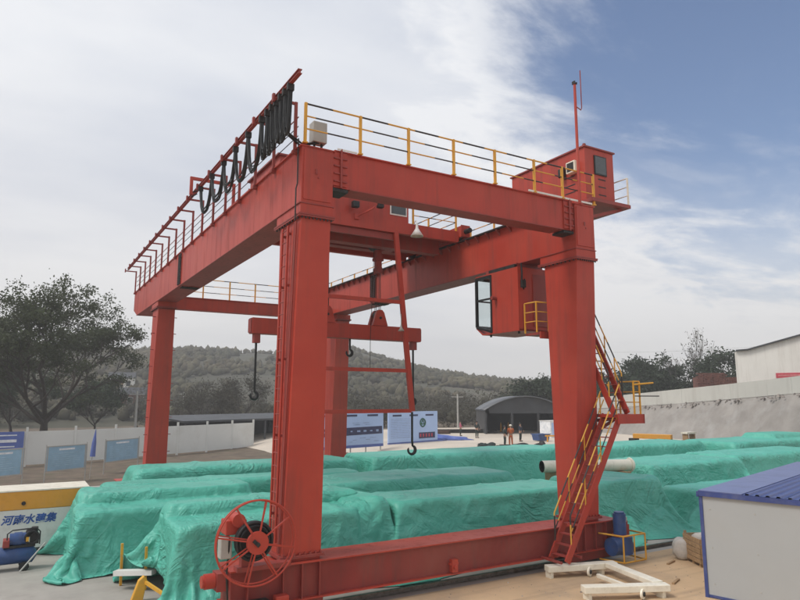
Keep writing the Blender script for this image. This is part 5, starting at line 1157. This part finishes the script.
person('worker in orange overalls and pale helmet standing on the road', 511, 446, 1.78, 2.6, CLO, CLO, CREAM, arms=((.3, .25), (.3, .05)))
person('worker in dark green clothes standing left of the orange dressed one', 505, 446, 1.7, 1.2, CLD, CLD, HAIR)
person('worker in navy clothes walking right of the orange dressed one', 520.5, 441.5, 1.72, .4, CLN, CLD, HAIR)
person('far worker in pink top left on the road', 460.5, 436, 1.62, .8, CLP, CLD, HAIR)
person('far worker in pink top beside the yellow marker posts', 499, 437, 1.6, -.8, CLP, CLN, HAIR) if False else None
person('far worker in dark green jacket at the back edge of the road', 477, 438, 1.7, 2.0, CLD, CLD, HAIR)

# ------------------------------------------------------------------ concrete bank with a white parapet at the right
bk = empty('concrete_bank', (52, 28, 0), 'rough grey sprayed concrete bank rising behind the tarpaulins at the right', 'bank')
top_pts = [(560, 410, 88), (600, 408, 82), (640, 405.5, 75), (680, 403, 68), (720, 399.5, 63), (760, 396, 58), (800, 392.5, 53), (860, 387, 47), (960, 379, 40)]
TP = [at_d(*q) for q in top_pts]
def outward(i):
    a_ = np.array(TP[max(i-1, 0)][:2]); b_ = np.array(TP[min(i+1, len(TP)-1)][:2]); d_ = b_-a_; d_ /= np.linalg.norm(d_); n_ = np.array([d_[1], -d_[0]]); 
    if n_@(CAM[:2]-np.array(TP[i][:2])) < 0: n_ = -n_
    return n_
ns, nh = 90, 14; par = np.linspace(0, len(TP)-1, ns); P_ = np.array(TP); O_ = np.array([outward(i) for i in range(len(TP))])
vs = []
for i, t_ in enumerate(par):
    tp = np.array([np.interp(t_, range(len(TP)), P_[:, k]) for k in range(3)]); on_ = np.array([np.interp(t_, range(len(TP)), O_[:, k]) for k in range(2)])
    for j in range(nh):
        w_ = j/(nh-1); z_ = -.2+(tp[2]+.2)*(1-w_); off = 3.6*w_
        nz_ = float(vnoise(np.array(t_*3.1), np.array(w_*4.), 4))*.12+float(vnoise(np.array(t_*11.), np.array(w_*9.), 9))*.035
        vs.append((tp[0]+on_[0]*(off+nz_*(w_ > 0)), tp[1]+on_[1]*(off+nz_*(w_ > 0)), z_+nz_*.3*(w_ == 0)))
mb = MB().add(vs, [(i*nh+j, (i+1)*nh+j, (i+1)*nh+j+1, i*nh+j+1) for i in range(ns-1) for j in range(nh-1)], True)
# flat shelf behind the edge
vs = []
for i in range(len(TP)): vs += [(P_[i][0], P_[i][1], P_[i][2]+.0), (P_[i][0]-O_[i][0]*30, P_[i][1]-O_[i][1]*30, P_[i][2]+.6)]
mb.build('slope', SHOT, bk)
MB().add(vs, [(2*i, 2*i+1, 2*i+3, 2*i+2) for i in range(len(TP)-1)]).build('terrace', EARTH, bk)
# rubble edge below the parapet
mb = MB(); rg = random.Random(12)
for i in range(120):
    t_ = rg.uniform(.6, len(TP)-1.2); tp = np.array([np.interp(t_, range(len(TP)), P_[:, k]) for k in range(3)]); on_ = np.array([np.interp(t_, range(len(TP)), O_[:, k]) for k in range(2)]); r_ = rg.uniform(.05, .16); o_ = rg.uniform(.05, .55)
    x, y, z = tp[0]+on_[0]*o_, tp[1]+on_[1]*o_, tp[2]-.05+rg.uniform(-.2, .1)-o_*.4
    mb.hexa([(x-r_, y-r_, z-r_*.5), (x+r_, y-r_*.8, z-r_*.5), (x+r_*.9, y+r_, z-r_*.5), (x-r_, y+r_, z-r_*.5)], [(x-r_*.6, y-r_*.6, z+r_*.5), (x+r_*.6, y-r_*.5, z+r_*.4), (x+r_*.5, y+r_*.6, z+r_*.5), (x-r_*.5, y+r_*.5, z+r_*.4)])
rb = mb.build('rubble', pmat('rubble_stone', (.22, .19, .17), .95, var=.4, vscale=2, island=.45), bk); tag(rb, kind='stuff')
pw = empty('parapet_wall', (54, 28, 5), 'low white panelled wall along the top of the concrete bank', 'wall')
hts = [1.35, 1.4, 1.45, 1.5, 1.45, 1.42, 1.40, 1.4, 1.4]
k = 0; s_n = 26
for i in range(s_n):
    t0, t1 = (len(TP)-1)*i/s_n, (len(TP)-1)*(i+1)/s_n
    A = np.array([np.interp(t0, range(len(TP)), P_[:, k]) for k in range(3)]); B = np.array([np.interp(t1, range(len(TP)), P_[:, k]) for k in range(3)]); h0, h1 = np.interp(t0, range(9), hts), np.interp(t1, range(9), hts)
    d_ = (B-A); d_[2] = 0; d_ /= np.linalg.norm(d_); nn_ = np.array([-d_[1], d_[0], 0])*.09; A = A+d_*.006-np.array([0, 0, .05]); B = B-d_*.006-np.array([0, 0, .05]); e = (i % 3)*.004*nn_/.09
    MB().hexa([A-nn_+e, B-nn_+e, B+nn_+e, A+nn_+e], [A-nn_+e+[0, 0, h0], B-nn_+e+[0, 0, h1], B+nn_+e+[0, 0, h1], A+nn_+e+[0, 0, h0]]).build('panel', WALLG, pw)
# orange beam and small concrete bench at the foot of the bank
a_ = at_d(634, 441, 56); b_ = at_d(672, 440.5, 54); oz = float(G(a_[0], a_[1]))
bo = empty('orange_beam', (a_[0], a_[1], oz), 'long orange steel beam lying at the foot of the concrete bank', 'beam'); MB().bar((a_[0], a_[1], 1.72), (b_[0], b_[1], 1.72), .5, .4).build('box_section', ORG, bo, .03)
for q_ in (a_, b_): MB().box(q_[0]-.2, q_[0]+.2, q_[1]-.4, q_[1]+.4, 0., 1.515).build('trestle', DARK, bo)
a_ = at_d(689, 438, 54); cb_ = empty('trestle_table', tuple((a_[0], a_[1], 0)), 'small pale trestle standing at the foot of the concrete bank', 'trestle')
MB().box(a_[0]-.6, a_[0]+.6, a_[1]-.3, a_[1]+.3, 2.0, 2.15).build('top', CREAM, cb_)
for s in (-.45, .45): MB().box(a_[0]+s-.06, a_[0]+s+.06, a_[1]-.25, a_[1]+.25, 0., 2.0).build('leg', WOOD, cb_)
# white gabled building
wb = empty('white_building', (0, 0, 0), 'white rendered gabled building with red banner at the right edge', 'building')
q = at_d(738.5, 384, 66); zb = 6.0
gp = [(0, 4.9), (0, 9.80), (1.1, 9.86), (6.1, 11.22), (11.2, 9.86), (12.2, 9.80), (12.2, 4.9)]
MB().prism([(x, z-4.9) for x, z in gp], 1, 0, 9).build('wall', PLASTER, wb)
MB().box(-.12, .0-.002, -.05, 9, 0., 4.8).build('corner_pier', PLASTER, wb)
rf = MB()
for (xa, za), (xb, zb_) in ((gp[1], gp[2]), (gp[2], gp[3]), (gp[3], gp[4]), (gp[4], gp[5])): rf.hexa([(xa, -.3, za-4.9+.004), (xb, -.3, zb_-4.9+.004), (xb, 9.3, zb_-4.9+.004), (xa, 9.3, za-4.9+.004)], [(xa, -.3, za-4.9+.16), (xb, -.3, zb_-4.9+.16), (xb, 9.3, zb_-4.9+.16), (xa, 9.3, za-4.9+.16)])
rf.build('roof', SHEET, wb)
MB().box(3.4, 6.0, -.06, -.004, 2.1, 2.6).build('banner', REDP, wb); MB().box(3.6, 5.8, -.07, -.061, 2.28, 2.42).build('banner_print', pmat('banner_print', (.62, .2, .2), .6), wb)
tubeo('drainpipe', GREYBOX, wb, [(5.75, -.1, 2.7), (5.75, -.1, 4.4)], .06, 8)
wb.location = (q[0], q[1], 4.9); wb.rotation_euler = (0, 0, R(-61))
# brick stack
bs = empty('brick_stack', (0, 0, 0), 'dark red brick stack beside the white building', 'brick stack')
me, _ = MB().box(-.24, .24, -.11, .11, -.075, .075).mesh('brick', BRICK)
rg = random.Random(4)
for r_ in range(11):
    for c_ in range(9 if r_ < 8 else 6): link_mesh('brick', me, bs, (c_*.52+(r_ % 2)*.24+rg.uniform(-.02, .02), rg.uniform(-.03, .03), .08+r_*.16), (0, 0, rg.uniform(-.04, .04)))
MB().box(0, 4.3, .12, 1.6, 0., 1.3).build('core', BRICK, bs)
q = at_d(699, 384, 71); bs.location = (q[0], q[1], q[2]-.55); bs.rotation_euler = (0, 0, R(-33))
# trees behind the bank
def rt(label, px, d, ztop_py, name, seed, leaf, n, ls, sp, **kw):
    p = at_d(px, 395, d); z0 = 2.5; zt = at_d(px, ztop_py, d)[2]; return make_tree(name, label, (p[0], p[1], z0), zt-z0, sp, seed, leaf, kw.pop('bark', BARK), n, kw.pop('cl', .55), ls, 'trees round the yard', **kw)
rt('dense dark green tree rising above the stairs behind the white wall', 645, 92, 357, 'dense_tree', 60, LEAF2, 9000, .22, .8, levels=4, n0=6, kids=3, r0=.2, trunk=.15)
rt('low dark green tree right of the stairs landing', 622, 88, 372, 'dense_tree', 61, LEAF2, 6500, .2, .9, levels=4, n0=6, kids=3, r0=.16, trunk=.12)
rt('low dense green tree left of the bare poplar', 672, 90, 370, 'dense_tree', 62, LEAF2, 7000, .2, .95, levels=4, n0=6, kids=3, r0=.16, trunk=.12)
rt('dark green tree behind the right crane leg beside the shed', 570, 95, 371, 'dense_tree', 63, LEAF2, 7000, .22, .9, levels=4, n0=6, kids=3, r0=.18, trunk=.15)
rt('dark bushy tree between the shed and the thicket', 535, 98, 381, 'dense_tree', 64, LEAF2, 6500, .22, .95, levels=4, n0=6, kids=3, r0=.18, trunk=.12)
rt('nearly bare grey poplar behind the white wall', 697, 92, 326, 'bare_tree', 65, LEAF3, 260, .15, .30, levels=4, n0=4, kids=3, r0=.13, trunk=.25, up=1.3, bark=BARKG, cl=.3, keep=.35)
rt('smaller bare grey tree in front of the poplar', 686, 88, 345, 'bare_tree', 66, LEAF3, 200, .14, .35, levels=4, n0=4, kids=3, r0=.08, trunk=.2, up=1.2, bark=BARKG, cl=.3, keep=.35)
rt('dark round tree against the left wall of the white building', 733, 84, 350, 'dense_tree', 67, LEAF2, 5500, .2, .8, levels=4, n0=6, kids=3, r0=.15, trunk=.2)
# power lines far behind, from a pole behind the right leg to one beyond the frame
pA = at_d(585, 352, 150); pB = at_d(930, 326, 120)
for k, P0 in enumerate((pA, pB)):
    t = empty('power_pole', (P0[0], P0[1], 0), ('concrete power pole hidden behind the right crane leg', 'concrete power pole beyond the white building')[k], 'pole', 'power poles')
    MB().tube([(P0[0], P0[1], -1), (P0[0], P0[1], P0[2]+.6)], [.2, .13], 8).build('shaft', GREYBOX, t); MB().bar((P0[0]-1.2, P0[1]+.8, P0[2]), (P0[0]+1.2, P0[1]-.8, P0[2]), .12, .12).build('crossarm', GREYBOX, t)
for k, dz in enumerate((0, -2.4, -3.2)):
    A = Vector(pA)+Vector((.5*k-.5, 0, dz)); B = Vector(pB)+Vector((.5*k-.5, 0, dz*.7)); pts = []
    for i in range(25): t_ = i/24; p = A.lerp(B, t_); p.z -= 1.6*4*t_*(1-t_); pts.append(p)
    o = MB().tube(pts, .022, 5).build('power_line', GREYBOX, None); tag(o, ('topmost thin power line crossing the sky at the right', 'middle thin power line crossing the sky at the right', 'lowest thin power line crossing the sky at the right')[k], 'power line', 'power lines')

# ------------------------------------------------------------------ air
hz = MB().box(-560, 560, -560, 560, -3, 62)
me, c = hz.mesh('haze', BLK); me.materials.clear()
mh = bpy.data.materials.new('haze_air'); mh.use_nodes = True; nn, ll = nodes_of(mh.node_tree); out = nn.new('ShaderNodeOutputMaterial'); pv = nn.new('ShaderNodeVolumePrincipled'); pv.inputs['Color'].default_value = (.96, .95, .94, 1); pv.inputs['Density'].default_value = .0013; ll.new(pv.outputs[0], out.inputs['Volume']); me.materials.append(mh)
ho = link_mesh('haze', me, None, c); tag(ho, 'thin pale haze filling the air', 'haze', None, 'stuff')
